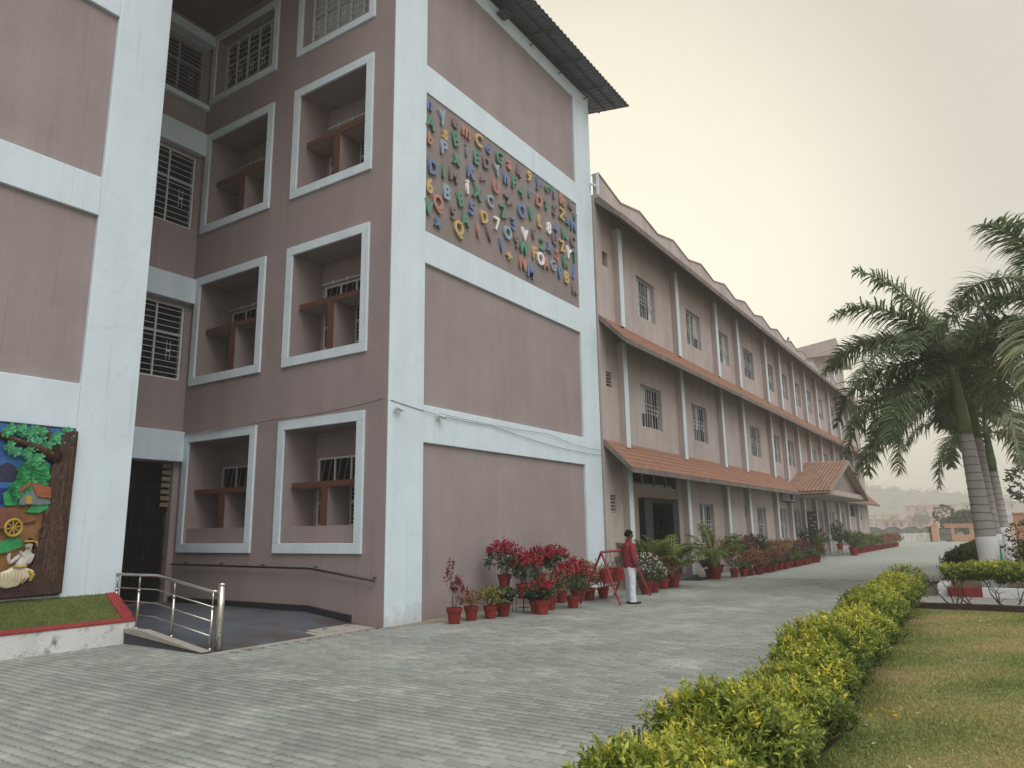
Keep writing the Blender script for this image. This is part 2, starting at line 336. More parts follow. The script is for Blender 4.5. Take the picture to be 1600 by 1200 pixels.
link('leaf_litter',leaf_mesh('leaf_litter',P,unit(n)*np.array([1,1,.08]),np.tile([0,0,1.],(n,1))+.25*unit(n),RS.uniform(.018,.05,n),.018,RS.rand(n),leafmat('drive_litter',[(0,(.09,.055,.03)),(.6,(.30,.24,.12)),(1,(.60,.58,.52))],.1)),drive,kind='stuff')
# strip of earth and mortar along the foot of the wall
ds=MB()
pts=[(10.15,9.515)]
xs=np.linspace(10.15,69,140)
row=[(x,9.30-.10*math.sin(x*1.7)-.12*random.random()-(.12 if x>12 else 0)) for x in xs]
ds.add([(x,y,.004) for x,y in row]+[(x,9.56,.014) for x,_ in row],[(i,i+1,140+i+1,140+i) for i in range(139)]); ds.build('earth_strip',m_dirt,None,kind='structure')
# ---- ramp and landing into the recess
rb=MB(); prof=[(9.85,-.02),(9.85,.004),(11.5,.2),(16.2,.2),(16.2,-.02)]
rb.prism(prof,0,6.86,10.09); ramp=rb.build('ramp',m_slab,None,kind='structure')
kb=MB(); kb.prism([(9.88,-.02),(9.88,.02),(11.5,.225),(12.72,.225),(12.72,-.02)],0,6.74,6.86); kb.build('ramp_kerb',mat('ramp_kerb_paint',(.05,.055,.065),.6,.3,4,.2,30),ramp)
kb=MB(); kb.prism([(9.9,.021),(9.9,.027),(11.5,.232),(12.7,.232),(12.7,.226)],0,6.72,6.88); kb.build('kerb_cap',m_conc,ramp)
es=MB(); es.box(6.72,10.09,9.70,9.848,-.03,.006); bevel(es.build('ramp_edge_strip',m_conc,ramp),.004)
sk=MB(); sk.prism([(10.32,.062),(10.32,.19),(11.5,.315),(16.19,.315),(16.19,.2),(11.5,.2)],0,10.03,10.098); sk.build('skirting',m_skirt,ramp)
dc=thing('drain_cover','square grey concrete drain slab set beside the ramp under the corner','drain cover',(9.55,10.2,0))
bevel(MB().box(-.72,.50,-.42,.12,.004,.042).build('slab',m_conc,dc),.008)
dl=MB(); dl.box(-.60,.40,-.34,.04,.043,.052); dl.build('lid',m_conc,dc)
for sx in (-.35,.2): MB().tube([(sx-.05,-.15,.053),(sx-.04,-.15,.075),(sx+.04,-.15,.075),(sx+.05,-.15,.053)],.006).build('handle',m_steel,dc)
dc.rotation_euler=(0.06,0,0)

# ================================================================ SCHOOL BLOCK (four storeys, white frame bands)
SB=thing('school_building','four storey mauve school block with broad white bands and grey sheet roof','building',(10.1,9.52,0))
SB.location=(0,0,0)
BZ=[(3.46,4.23),(7.28,8.0),(11.28,11.97),(14.86,15.30)]
# front block: core wall, corner columns, horizontal bands standing 6 cm proud of the panels
w=MB(); w.box(11.12,19.06,9.585,24,0,15.25); w.build('wall',m_mauve,SB)
bevel(box('column',m_white,SB,10.10,11.13,9.50,9.523,0,15.30),.004); bevel(box('column',m_white,SB,18.08,19.10,9.52,9.90,0,15.30),.012)
for z0,z1 in BZ: bevel(box('band',m_white,SB,11.132,18.078,9.522,9.70,z0,z1),.012)
# left wing
w=MB(); w.box(-9,6.95,12.775,24,0,16.4); w.build('wall',m_mauve,SB)
bevel(box('column',m_white,SB,6.02,7.0,12.70,13.0,0,16.4),.012)
box('column',m_white,SB,-1.4,-.4,12.70,13.0,0,16.4)
for z0,z1 in BZ[:3]+[(15.2,16.3)]: bevel(box('band',m_white,SB,-.398,6.018,12.702,12.9,z0,z1),.012)
box('band',m_white,SB,-.398,6.018,12.703,12.9,.02,.78)
# recess: back wall with lintels, windows, entrance grille
rw=MB(); RH=[(8.55,9.93,9.25,11.22),(8.55,9.93,5.36,7.22),(8.55,9.93,12.80,14.30),(8.2,9.95,.2,3.38)]
holes(rw,1,16.2,16.45,6.95,10.1,0,15.0,RH); rw.build('recess_wall',m_mauve_dark,SB)
for z0,z1 in ((11.28,11.9),(7.3,7.93),(3.4,4.11)): bevel(box('lintel',m_white,SB,6.96,10.06,16.02,16.198,z0,z1),.01)
box('lintel',m_white,SB,6.96,10.0,15.85,16.198,14.36,14.62); box('sill',m_white,SB,6.96,10.09,16.05,16.198,12.60,12.74)
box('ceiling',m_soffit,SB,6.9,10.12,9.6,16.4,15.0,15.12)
box('side_wall',m_mauve_dark,SB,6.90,6.98,13.01,16.4,0,15.0)
def grille_window(par,axis,a,u0,u1,z0,z1,nv,nh,name='window',gm=None,pane=None,back=.16,latches=True):
    """frame + pane + grille; a = plane of the frame, looking towards smaller a"""
    gm=gm or m_bar
    def B(mb,p0,p1,q0,q1,d0,d1):
        return mb.box(p0,p1,a+d0,a+d1,q0,q1) if axis==1 else mb.box(a+d0,a+d1,p0,p1,q0,q1)
    fm=MB(); t=.045
    B(fm,u0,u1,z0,z0+t,0,.05);B(fm,u0,u1,z1-t,z1,0,.05);B(fm,u0,u0+t,z0+t,z1-t,0,.05);B(fm,u1-t,u1,z0+t,z1-t,0,.05)
    for i in range(1,nv): 
        c=u0+(u1-u0)*i/nv; B(fm,c-.018,c+.018,z0+t,z1-t,.004,.046)
    c=z0+(z1-z0)*.6; B(fm,u0+t,u1-t,c-.015,c+.015,.002,.048)
    fr=fm.build(name,gm,par)
    g=MB()
    for i in range(1,nh):
        c=z0+(z1-z0)*i/nh; B(g,u0+t,u1-t,c-.006,c+.006,-.012,.0)
    if latches:
        for i in range(nv):
            c=u0+(u1-u0)*(i+.5)/nv; h=(z1-z0)
            B(g,c-.05,c-.042,z0+h*.25,z0+h*.5,-.02,-.012);B(g,c+.042,c+.05,z0+h*.25,z0+h*.5,-.02,-.012);B(g,c-.042,c+.042,z0+h*.36,z0+h*.38,-.02,-.012)
    g.build('grille',gm,fr)
    p=MB(); B(p,u0+.01,u1-.01,z0+.01,z1-.01,back,back+.01); p.build('pane',pane or m_glass,fr)
    return fr
grille_window(SB,1,16.24,8.55,9.93,9.25,11.22,2,13,gm=m_bar); grille_window(SB,1,16.24,8.55,9.93,5.36,7.22,2,13); grille_window(SB,1,16.22,8.55,9.93,12.80,14.30,2,13,gm=m_bar2)
eg=MB()
for k in range(22): eg.box(8.2+k*.08,8.215+k*.08,16.30,16.32,.22,2.9)
for k in range(5): eg.box(8.2,9.95,16.32,16.335,.6+k*.55,.63+k*.55)
eg.build('entrance_grille',mat('entrance_black',(.004,.004,.005),.6),SB); box('entrance_dark_slab',mat('entrance_dark',(.003,.003,.004),.95),SB,8.1,10.05,16.46,16.6,0,3.5)  # near-black slab stands in for the unlit interior behind the grille
gy=MB()
for k in range(7): gy.box(9.72,9.93,16.27,16.285,2.35+k*.15,2.44+k*.15)
gy.build('vent_block',mat('yellowed_block',(.20,.17,.10),.8,.2,9),SB)
# box-window wall (faces the recess, plane x=10.1)
HB=[]
cols=[(10.10,12.64),(13.38,16.05)]
for (y0,y1) in cols:
    for k in range(3): HB.append((y0+.2,y1-.2,1.5+3.9*k+(.02*k),3.86+3.9*k+(.03*k)))
    HB.append((y0+.2,y1-.2,12.95,14.58))
bw=MB(); holes(bw,0,10.098,10.955,9.5235,16.2,0,15.0,HB); bw.build('box_wall',m_mauve_dark,SB)
def ring(mb,y0,y1,z0,z1,t,x0,x1):
    mb.box(x0,x1,y0,y1,z0,z0+t);mb.box(x0,x1,y0,y1,z1-t,z1);mb.box(x0,x1,y0,y0+t,z0+t,z1-t);mb.box(x0,x1,y1-t,y1,z0+t,z1-t)
def box_window(y0,y1,dz,ground):
    fm=MB(); ring(fm,y0,y1,1.3+dz,4.04+dz,.2,10.052,10.11)
    fr=bevel(fm.build('box_window',m_trim,SB),.008)
    iy0,iy1,z0,z1=y0+.2,y1-.2,1.5+dz,3.86+dz
    zs=2.63+dz; yd=iy0+(iy1-iy0)*.47
    s=MB(); s.box(10.30,10.90,iy0,iy1-.001,zs,zs+.10); s.box(10.30,10.90,yd,yd+.17,z0+(.34 if ground else 0),zs); s.build('shelf',m_mauve_dark,fr)
    s=MB(); s.box(10.275,10.298,iy0,iy1-.06,zs-.004,zs+.104); s.box(10.275,10.298,yd-.003,yd+.173,z0+(.34 if ground else 0),zs-.006); s.build('shelf_edge',m_brown,fr)
    if ground: box('sill',m_mauve_dark,fr,10.16,10.90,iy0+.002,iy1-.002,z0,z0+.34)
    # room window in the back wall of the box
    b=MB(); wz0,wz1=z0+.36,z0+1.78
    holes(b,0,10.957,11.0,iy0-.05,iy1+.05,z0-.05,z1+.05,[(iy0+.02,iy1-.14,wz0,wz1)]); b.build('back_wall',m_mauve_dark,fr)
    g=MB(); a=10.93; u0,u1=iy0+.02,iy1-.14
    for i in range(5):
        c=u0+(u1-u0)*i/4; g.box(a,a+.025,c-.02,c+.02,wz0,wz1)
    for h in (0,.33,.62,1): 
        c=wz0+(wz1-wz0)*h; g.box(a+.002,a+.022,u0,u1,c-.02,c+.02)
    for i in range(4):      # slanting ornamental rods in the upper lights
        for q in range(2):
            c=u0+(u1-u0)*(i+.3+q*.4)/4; g.tube([(a+.03,c+.10,wz0+(wz1-wz0)*.62),(a+.03,c-.02,wz1)],.004,4)
    for q in range(9):
        c=wz0+(wz1-wz0)*(.06+.06*q); g.box(a+.026,a+.034,u0,u1,c-.004,c+.004)
    g.build('grille',m_bar,fr)
    box('pane',m_glass,fr,11.10,11.11,iy0,iy1,z0,z1)
    if not ground:
        r=MB(); r.tube([(10.85,iy0+.1,wz1+.06),(10.85,iy1-.1,wz1+.06)],.018,6)
        for q in range(4): r.box(10.84,10.88,iy0+.3+q*.45,iy0+.34+q*.45,wz1+.02,wz1+.10)
        r.build('curtain_rod',m_bar,fr)
for (y0,y1) in cols:
    for k in range(3): box_window(y0,y1,3.9*k+(.02*k if k else 0),k==0)
    fm=MB(); ring(fm,y0,y1,12.76,14.76,.17,10.052,10.11); fr=bevel(fm.build('window_surround',m_trim,SB),.008)
    gw=grille_window(SB,0,10.34,y0+.2,y1-.2,12.95,14.58,5,10,pane=m_glassp if y0<12 else m_glass,back=.10)
    box('back_panel',m_dark,fr,10.97,11.0,y0+.1,y1-.1,12.9,14.6)
# roof: profiled steel sheet on trusses
rf=MB(); X0,X1,Y0,Y1=8.9,20.42,8.66,16.5; n=int((X1-X0)/.05)
pt=[]
for i in range(n+1):
    x=X0+(X1-X0)*i/n; ph=(i%4); z=15.42+(.045 if ph in (0,1) else 0)
    pt.append((x,z))
vs=[(x,Y0,z) for x,z in pt]+[(x,Y1,z+1.3) for x,z in pt]+[(x,Y0,z+.012) for x,z in pt]+[(x,Y1,z+1.312) for x,z in pt]
k=n+1
rf.add(vs,[(i,i+1,k+i+1,k+i) for i in range(n)]+[(2*k+i,2*k+i+1,3*k+i+1,3*k+i) for i in range(n)]+[(i,i+1,2*k+i+1,2*k+i) for i in range(n)]+[(0,k,3*k,2*k),(n,k+n,3*k+n,2*k+n)])
rf.build('roof_sheet',m_metal,SB)
tr=MB()
def zr(y): return 15.38+(y-Y0)*1.3/(Y1-Y0)
for y in (8.74,9.12,9.5): tr.tube([(X0,y,zr(y)),(X1-.1,y,zr(y))],.03,6)
for x in np.arange(9.2,20.4,1.6):
    tr.tube([(x,8.74,zr(8.74)-.04),(x,12.5,zr(12.5)-.04)],.028,6); tr.tube([(x,8.8,zr(8.8)-.07),(x,9.62,15.12)],.018,6)
for y in (9.7,10.5,11.3): tr.tube([(19.0,y,15.1),(20.3,y,zr(y)-.06)],.02,6); tr.tube([(19.0,y,15.2),(20.2,y+.8,zr(y+.8)-.06)],.016,6)
tr.build('roof_truss',m_steel,SB)
fl=MB(); fl.box(13.9,14.25,9.2,9.5,15.05,15.09); fl.build('bracket',m_steel,SB)
# ---- alphabet panel
AP=thing('letter_panel','wall panel of scattered raised coloured letters and numerals on mauve ground','letter panel',(0,0,0))
box('backing',mat('letter_panel_paint',(.275,.235,.23),.8,.12,.9,.3,50,streak=.15),AP,11.135,18.075,9.55,9.584,8.005,11.275)
LET="""n,11.22,11.02,b,0,1.0 y,11.67,11.0,l,-20,1.0 e,12.15,11.05,k,0,1.0 m,12.58,11.0,r,5,1.0 C,13.08,11.0,y,8,1.0 d,13.49,10.97,b,5,0.8 G,13.97,10.94,g,0,1.0 A,11.28,10.59,g,15,1.0 s,11.78,10.56,y,0,1.0 B,12.18,10.59,g,-15,1.0 i,12.6,10.53,s,0,1.0 b,11.26,10.17,r,10,0.8 P,11.74,10.18,l,0,1.0 x,12.22,10.13,g,10,1.0 E,12.98,10.48,g,0,1.0 D,13.4,10.54,k,-5,0.9 Y,13.85,10.53,l,-15,0.9 D,11.37,9.53,b,-5,1.0 I,11.74,9.62,g,0,1.0 M,12.11,9.67,k,5,1.0 K,12.75,10.02,b,8,1.0 V,13.22,10.07,k,50,0.7 6,11.25,9.05,y,0,1.0 B,11.85,9.13,l,5,1.0 i,12.62,9.59,w,0,1.1 X,13.02,9.6,g,8,1.0 U,13.8,10.07,r,8,1.0 E,12.35,9.16,g,-20,1.0 C,13.54,9.59,l,0,0.9 Z,14.12,9.53,g,-15,1.0 V,11.23,8.53,g,0,1.0 Q,11.54,8.78,r,15,1.0 9,12.1,8.73,k,5,1.0 5,12.8,9.11,b,5,1.0 D,13.29,9.07,y,-15,0.9 x,11.55,8.34,b,10,0.8 Q,12.29,8.44,y,5,1.0 A,12.52,8.73,g,-12,1.0 1,13.03,8.63,r,-15,1.0 V,13.53,8.69,k,-8,1.0 7,13.82,9.09,w,0,1.0 O,14.3,9.02,l,0,1.0 I,14.01,8.6,b,-18,1.0 a,14.41,10.97,r,5,1.0 k,14.87,10.98,k,15,1.0 9,15.37,11.02,y,8,0.9 Y,15.84,10.96,b,20,1.0 E,16.37,11.08,g,80,0.9 1,16.71,11.06,s,0,1.0 R,17.15,11.03,r,12,1.0 R,17.66,11.07,k,15,0.8 v,17.92,10.83,g,10,0.9 N,17.81,10.46,b,0,1.0 h,14.25,10.49,b,0,1.0 F,14.63,10.52,g,5,1.0 4,14.98,10.41,g,15,1.0 r,15.41,10.57,s,0,1.0 D,15.86,10.49,r,8,1.0 t,16.25,10.57,g,5,1.0 S,16.7,10.55,k,5,1.0 Z,17.14,10.58,y,15,1.0 x,17.45,10.51,b,10,0.8 M,14.35,9.99,k,75,1.0 O,14.98,9.86,b,0,1.1 V,15.43,9.95,g,12,1.0 L,15.88,9.9,y,10,1.0 8,16.36,9.88,w,5,1.0 4,16.77,10.02,b,-5,1.0 K,17.24,10.01,g,-10,1.0 C,17.73,9.96,k,5,1.0 3,14.57,9.36,b,-15,1.0 V,15.1,9.24,w,5,1.0 P,15.58,9.44,k,-15,0.9 9,14.72,8.93,k,-15,1.0 2,15.97,9.27,g,5,1.0 x,16.38,9.35,b,15,1.1 U,16.69,9.66,k,-12,1.0 Z,17.09,9.59,y,-8,1.0 Y,17.45,9.49,w,20,1.0 T,17.81,9.5,g,0,1.1 W,15.04,8.86,g,5,1.0 F,15.57,8.9,y,5,1.0 O,15.88,8.83,w,5,1.05 S,16.78,9.22,r,8,1.0 R,17.24,9.15,g,-15,1.0 J,17.76,9.07,b,5,1.0 \u00f7,14.35,8.42,y,10,1.0 A,16.17,8.79,r,-5,1.0 G,16.55,8.85,l,-8,0.9 N,14.99,8.42,r,5,1.0 M,15.37,8.31,b,8,1.05 P,16.94,8.74,b,-12,1.0 B,17.29,8.71,y,5,1.0 K,17.75,8.5,k,0,1.0"""
LC={'b':(.16,.23,.39),'l':(.29,.40,.49),'k':(.23,.195,.205),'r':(.45,.23,.20),'y':(.54,.41,.20),'g':(.12,.27,.20),'s':(.22,.25,.32),'w':(.80,.80,.80)}
LN={'b':'blue','l':'light blue','k':'grey','r':'coral red','y':'yellow','g':'green','s':'slate','w':'white'}
LM={k:mat('letter_'+LN[k].replace(' ','_'),v,.6,.10,3,.15,50,streak=.08) for k,v in LC.items()}
gl={}
for t in LET.split():
    ch,x,z,c,rot,s=t.split(','); x,z,rot,s=float(x),float(z),float(rot),float(s)
    me=gl.get((ch,c))
    if me is None: me=gl[(ch,c)]=text_mesh(ch,.465,.06,LM[c],.015)
    o=link('letter',me,AP,(x,9.512,z)); o.rotation_euler=(math.pi/2,math.radians(rot)*.8,0); o.scale=(s*.92,s,1)
    o['label']='%s raised %s'%(LN[c], ('numeral '+ch) if ch.isdigit() else ('division sign' if ch=='\u00f7' else 'letter '+ch))
# ---- wall cables and cameras
def cable(label,pts,r,m=m_cable,nm='cable'):
    return MB().tube(pts,r,5).build(nm,m,None,label=label,cat='cable')
def sag(a,b,s,n=10): return [tuple(Vector(a).lerp(Vector(b),i/n)-Vector((0,0,s*4*(i/n)*(1-i/n)))) for i in range(n+1)]
cable('dark cable strung along the top of the lowest box windows',sag((10.03,16.1,4.02),(10.03,12.7,4.10),.03)+sag((10.03,12.6,4.09),(10.03,9.56,4.20),.05),.008)
cable('thin cable sagging across the white band above the ground panel',sag((10.15,9.49,4.18),(13.5,9.49,4.05),.06)+sag((13.6,9.49,4.05),(19.1,9.49,3.80),.10)[1:],.006)
cable('second thin cable looping over the white band at the far column',sag((11.6,9.485,4.1),(16.0,9.485,4.12),.04)+sag((16.1,9.485,4.12),(19.1,9.485,3.95),.08)[1:],.005)
def cctv(loc,rz,label):
    c=thing('cctv_camera',label,'camera',loc,rz)
    MB().box(-.05,.05,-.02,.0,-.06,.06).build('mount',m_bar,c); MB().tube([(0,-.02,0),(0,-.08,-.01)],.015).build('arm',m_bar,c)
    b=MB(); b.tube([(-.12,-.10,.02),(.08,-.10,-.01)],.036,10); b.build('housing',m_bar,c,smooth=False); MB().tube([(.078,-.10,-.01),(.10,-.10,-.013)],.03,10).build('lens',m_black,c)
    return c
cctv((10.30,9.52,4.02),.2,'small white security camera on the corner column beside the lowest box window')
cctv((11.62,9.52,4.03),-.1,'small white security camera on the band above the ground panel')
# ---- handrail along the box wall
hr=thing('wall_handrail','dark metal handrail fixed along the mauve wall above the ramp','handrail',(10.1,9.7,0))
hr.location=(0,0,0)
MB().tube([(10.0,9.68,.83),(10.0,11.4,1.02),(10.0,16.1,1.04)],.022,8).build('rail',m_skirt,hr,smooth=True)
for y,z in ((9.72,.835),(11.3,1.01),(12.9,1.03),(14.3,1.035),(15.6,1.04)): MB().tube([(10.10,y,z+.04),(10.02,y,z+.04),(10.0,y,z)],.012,6).build('bracket',m_skirt,hr)
# ---- stainless ramp railing
rl=thing('ramp_railing','stainless steel tube railing standing on the ramp edge with thick end post','railing',(6.9,9.9,0)); rl.location=(0,0,0)
def zramp(y): return .0+.2*min(max((y-9.85)/1.65,0),1)
X=6.93
pe=MB(); pe.tube([(7.0,9.90,.0),(7.0,9.90,.94)],.052,14); pe.lathe([(.052,.0),(.058,.01),(.058,.03),(.04,.045),(.0,.055)],(7.0,9.90,.94),14)
for k in range(16): pe.tube([(7.0+.052*math.cos(t+k*.5),9.90+.052*math.sin(t+k*.5),.22+k*.03+.012*t/6) for t in np.linspace(0,6.28,13)],.006,4)
pe.build('end_post',m_stain,rl,smooth=True)
def rail_path(h): return [(X,10.0,zramp(10.0)+h-.02),(X,11.5,.2+h),(X,12.9,.2+h)]
MB().tube([(7.0,9.95,.86)]+rail_path(.86),.026,10).build('top_rail',m_stain,rl,smooth=True)
for h in (.64,.43,.22): MB().tube(rail_path(h),.011,8).build('rail',m_stain,rl,smooth=True)
for y in (10.0,11.0,12.0,12.68):
    z=zramp(y); p=MB(); p.tube([(X,y,z),(X,y,z+.60)],.022,8); p.tube([(X,y,z+.60),(X,y,z+.85)],.012,8); p.tube([(X,y,z),(X,y,z+.03)],.035,8); p.tube([(X,y,z+.59),(X,y,z+.63)],.027,8); p.build('post',m_stain,rl,smooth=True)
# ---- planter bank under the relief
plt_=thing('lawn_planter','whitewashed planter with red edge holding a sloping strip of turf','planter',(0,0,0))
pw=MB(); pw.prism([(12.0,-.05),(12.0,.33),(12.12,.36),(12.69,.72),(12.69,-.05)],0,-9,6.93); pw.build('retaining_wall',m_white_dirty,plt_)
pr=MB(); pr.prism([(11.99,.331),(11.99,.352),(12.11,.392),(12.11,.362)],0,-9,6.94); pr.prism([(12.11,.363),(12.11,.40),(12.69,.765),(12.69,.725)],0,6.74,6.94); pr.build('red_edge',m_redk,plt_)
pt_=MB(); pt_.prism([(12.115,.362),(12.115,.385),(12.69,.75),(12.69,.722)],0,-9,6.735); pt_.build('turf',mat('planter_turf',(.09,.10,.035),.95,.3,3,.5,60),plt_)
n=16000; px=RS.uniform(2.5,6.72,n); t=RS.uniform(0,1,n); P=np.stack([px,12.12+.57*t,.383+.365*t],1); D=unit(n)*.8; D[:,2]=np.abs(D[:,2])+.5
gr=RS.beta(2,4,n)*.62+.08*np.sin(px*2.3)
link('grass',leaf_mesh('grass',P,D,unit(n),RS.uniform(.02,.045,n),.006,gr,L_grass),plt_,kind='stuff')
# ---- relief mural on the left wing
RM=thing('relief_mural','painted relief of a flute player under a big tree with cottage and cart','mural',(0,0,0))
YM=12.70
def pr(poly,d0,d1,m,name,par=RM): return MB().prism(poly,1,YM-d1,YM-d0).build(name,m,par)
m_rsky=mat('relief_blue',(.035,.13,.36),.6,.5,2.5); m_rmt=mat('relief_mountain',(.03,.035,.07),.6,.3,5)
m_rgr=mat('relief_ochre',(.24,.125,.05),.7,.45,5,dirt=(.10,.05,.03),dscale=4,dcut=.58); m_rtr=mat('relief_bark',(.060,.032,.024),.55,.55,9,.5,25,streak=.3,dirt=(.19,.135,.085),dscale=7,dcut=.585)
m_rgn=mat('relief_green',(.03,.27,.09),.6,.4,9,.5,30); m_rgn2=mat('relief_leaf_green',(.075,.37,.17),.55,.25,9)
m_rwall=mat('relief_grey_blue',(.16,.20,.22),.7,.2,9); m_rroof=mat('relief_roof',(.30,.10,.05),.7,.3,10); m_ryel=mat('relief_yellow',(.42,.29,.06),.6,.2,9)
m_rfig=mat('relief_pale_skin',(.50,.48,.44),.6,.12,9); m_rcloth=mat('relief_cloth',(.62,.58,.45),.6,.15,9); m_rwood=mat('relief_brown',(.17,.075,.05),.7,.3,10)
pr([(2.0,.80),(6.02,.80),(6.02,3.43),(2.0,3.43)],-.02,.012,m_rsky,'backdrop')
pr([(2,.8),(5.8,.8),(5.72,2.19),(5.3,2.22),(5.05,2.14),(2,2.2)],.012,.022,m_rgr,'ground_panel')
pr([(2,2.50),(4.0,2.9),(4.6,2.6),(4.96,2.79),(5.06,2.84),(5.21,2.75),(5.35,2.55),(2,2.48)],.013,.022,m_rmt,'mountain')
pr([(2,2.20),(5.1,2.20),(5.1,2.44),(2,2.44)],.014,.019,mat('relief_water',(.01,.03,.16),.4,.2,9),'lake')
pr([(5.64,2.85),(5.55,2.90),(5.47,2.85),(5.40,2.84),(5.3,2.75),(5.22,2.68),(5.2,2.57),(5.11,2.50),(5.11,2.42),(5.03,2.35),(5.07,2.18),(5.71,2.18)],.023,.05,m_rgn,'bush')
def leafy(c,r,k,name,m,par):
    lb=MB()
    for i in range(k):
        a=random.random()*6.28; q=r*math.sqrt(random.random()); cx,cz=c[0]+q*math.cos(a),c[1]+q*math.sin(a)*.8
        for j in range(5):
            t=a+j*1.257+random.random()*.5; L=.055+random.random()*.03; wv=L*.36
            dx,dz=math.cos(t),math.sin(t); y=YM-.06-random.random()*.03
            lb.add([(cx,y,cz),(cx+dx*L*.5-dz*wv,y-.004,cz+dz*L*.5+dx*wv),(cx+dx*L,y-.012,cz+dz*L),(cx+dx*L*.5+dz*wv,y-.02,cz+dz*L*.5-dx*wv)],[(0,1,2,3)])
    lb.build(name,m,par)
trk=pr([(5.79,3.40),(6.018,3.42),(6.018,.81),(4.6,.77),(4.6,.93),(5.16,.97),(5.38,.95),(5.54,1.3),(5.61,1.69),(5.63,2.06),(5.71,2.19),(5.66,2.5),(5.66,2.75),(5.72,2.96)],.024,.10,m_rtr,'tree_trunk')
bevel(trk,.03,3)
rg=MB()
for k in range(34):
    x=5.66+.34*random.random(); z0=random.uniform(.9,2.6); h=random.uniform(.3,.8)
    rg.tube([(x-.12*max(0,1.6-z0-0*.5)*random.random()+.008*math.sin(q*1.3+k),YM-.098,z0+h*q/6) for q in range(7)],[.002,.007,.010,.010,.010,.007,.002],5)
for cx,cz in ((5.77,2.19),(5.86,1.74),(5.62,1.78)):
    rg.tube([(cx+.045*math.cos(t),YM-.10,cz+.085*math.sin(t)) for t in np.linspace(0,6.28,15)],.013,5)
rg.build('bark_ridge',mat('relief_bark_light',(.095,.058,.040),.6,.5,12),trk)
bb=MB()
for path,r in (([(5.76,2.92),(5.5,3.07),(5.21,3.15),(4.91,3.24),(4.5,3.36)],[.10,.075,.06,.05,.04]),([(5.76,2.98),(5.62,3.24),(5.54,3.41)],[.08,.045,.04]),([(5.5,3.07),(5.27,3.18),(5.14,3.40)],[.05,.045,.045])):
    bb.tube([(x,YM-.04,z) for x,z in path],r,8)
bb.build('branch',m_rtr,trk,smooth=True)
for c,r,k in (((5.0,3.33),.10,9),((5.39,3.29),.14,16),((5.72,3.26),.09,9),((5.01,3.07),.09,8),((5.25,2.96),.08,8),((5.46,2.90),.08,8),((5.12,3.00),.05,4),((4.75,3.2),.1,8),((5.85,3.36),.07,7),((5.20,3.33),.09,8),((5.58,3.12),.06,6),((5.33,3.08),.07,7)): leafy(c,r,k,'leaf_cluster',m_rgn2,trk)
leafy((5.40,2.65),.24,44,'leaf_texture',m_rgn,RM); leafy((5.25,2.40),.12,14,'leaf_texture',m_rgn,RM); leafy((5.17,2.35),.08,7,'leaf_texture',m_rgn,RM)
hs=pr([(5.26,2.19),(5.23,2.41),(5.38,2.52),(5.48,2.41),(5.50,2.2)],.051,.085,m_rwall,'house')
pr([(5.495,2.33),(5.70,2.29),(5.705,2.21),(5.502,2.195)],.051,.075,m_rwall,'house_side',hs)
pr([(5.38,2.545),(5.68,2.475),(5.695,2.30),(5.49,2.325)],.077,.10,m_rroof,'house_roof',hs); pr([(5.21,2.42),(5.37,2.55),(5.40,2.52),(5.24,2.38)],.086,.105,m_rroof,'house_roof',hs)
pr([(5.335,2.33),(5.42,2.33),(5.425,2.21),(5.34,2.21)],.086,.097,m_ryel,'house_door',hs)
for x,z in ((5.41,2.56),(5.50,2.52),(5.24,2.45)): pr([(x-.02,z),(x+.02,z),(x+.025,z+.09),(x-.025,z+.09)],.05,.08,m_rroof,'chimney',hs)
pr([(5.37,2.08),(5.47,2.2),(5.68,2.27),(5.69,2.13),(5.55,2.07)],.03,.06,m_rgn,'shrub'); pr([(4.8,1.62),(5.09,1.63),(5.2,1.70),(5.32,1.71),(5.40,1.56),(5.1,1.46),(4.8,1.45)],.03,.06,m_rgn,'shrub')
ct=pr([(4.7,2.07),(5.29,2.10),(5.33,1.96),(5.07,1.83),(4.7,1.83)],.03,.08,m_rwood,'cart')
wh=MB(); wh.tube([(5.21+.115*math.cos(t),YM-.095,1.845+.125*math.sin(t)) for t in np.linspace(0,6.283,21)],.02,6); 
for q in range(4):
    t=q*math.pi/4+.2; wh.tube([(5.21-.1*math.cos(t),YM-.095,1.845-.11*math.sin(t)),(5.21+.1*math.cos(t),YM-.095,1.845+.11*math.sin(t))],.010,5)
wh.build('cart_wheel',m_ryel,ct); MB().tube([(5.3,YM-.05,1.90),(5.53,YM-.05,1.96)],.018,5).build('cart_shaft',m_rwood,ct)
# ---- skinned figures (one continuous surface grown over a jointed skeleton)
def skin_mesh(nodes,edges,sub=2,name='body',m=None,flat=None):
    me=bpy.data.meshes.new(name); me.from_pydata([n[0] for n in nodes],edges,[])
    ob=bpy.data.objects.new(name,me); COL.objects.link(ob)
    sk=ob.modifiers.new('s','SKIN'); sk.branch_smoothing=.6
    for v,n in zip(me.skin_vertices[0].data,nodes):
        r=n[1]; v.radius=(r,r) if not hasattr(r,'__len__') else r
    me.skin_vertices[0].data[0].use_root=True
    sb=ob.modifiers.new('u','SUBSURF'); sb.levels=sub; sb.render_levels=sub
    dg=bpy.context.evaluated_depsgraph_get(); r=bpy.data.meshes.new_from_object(ob.evaluated_get(dg)); bpy.data.objects.remove(ob)
    r.name=name; r.materials.clear()
    if m: r.materials.append(m)
    r.polygons.foreach_set('use_smooth',[True]*len(r.polygons)); return r
def fy(x,z,d=.09): return (x,YM-d,z)
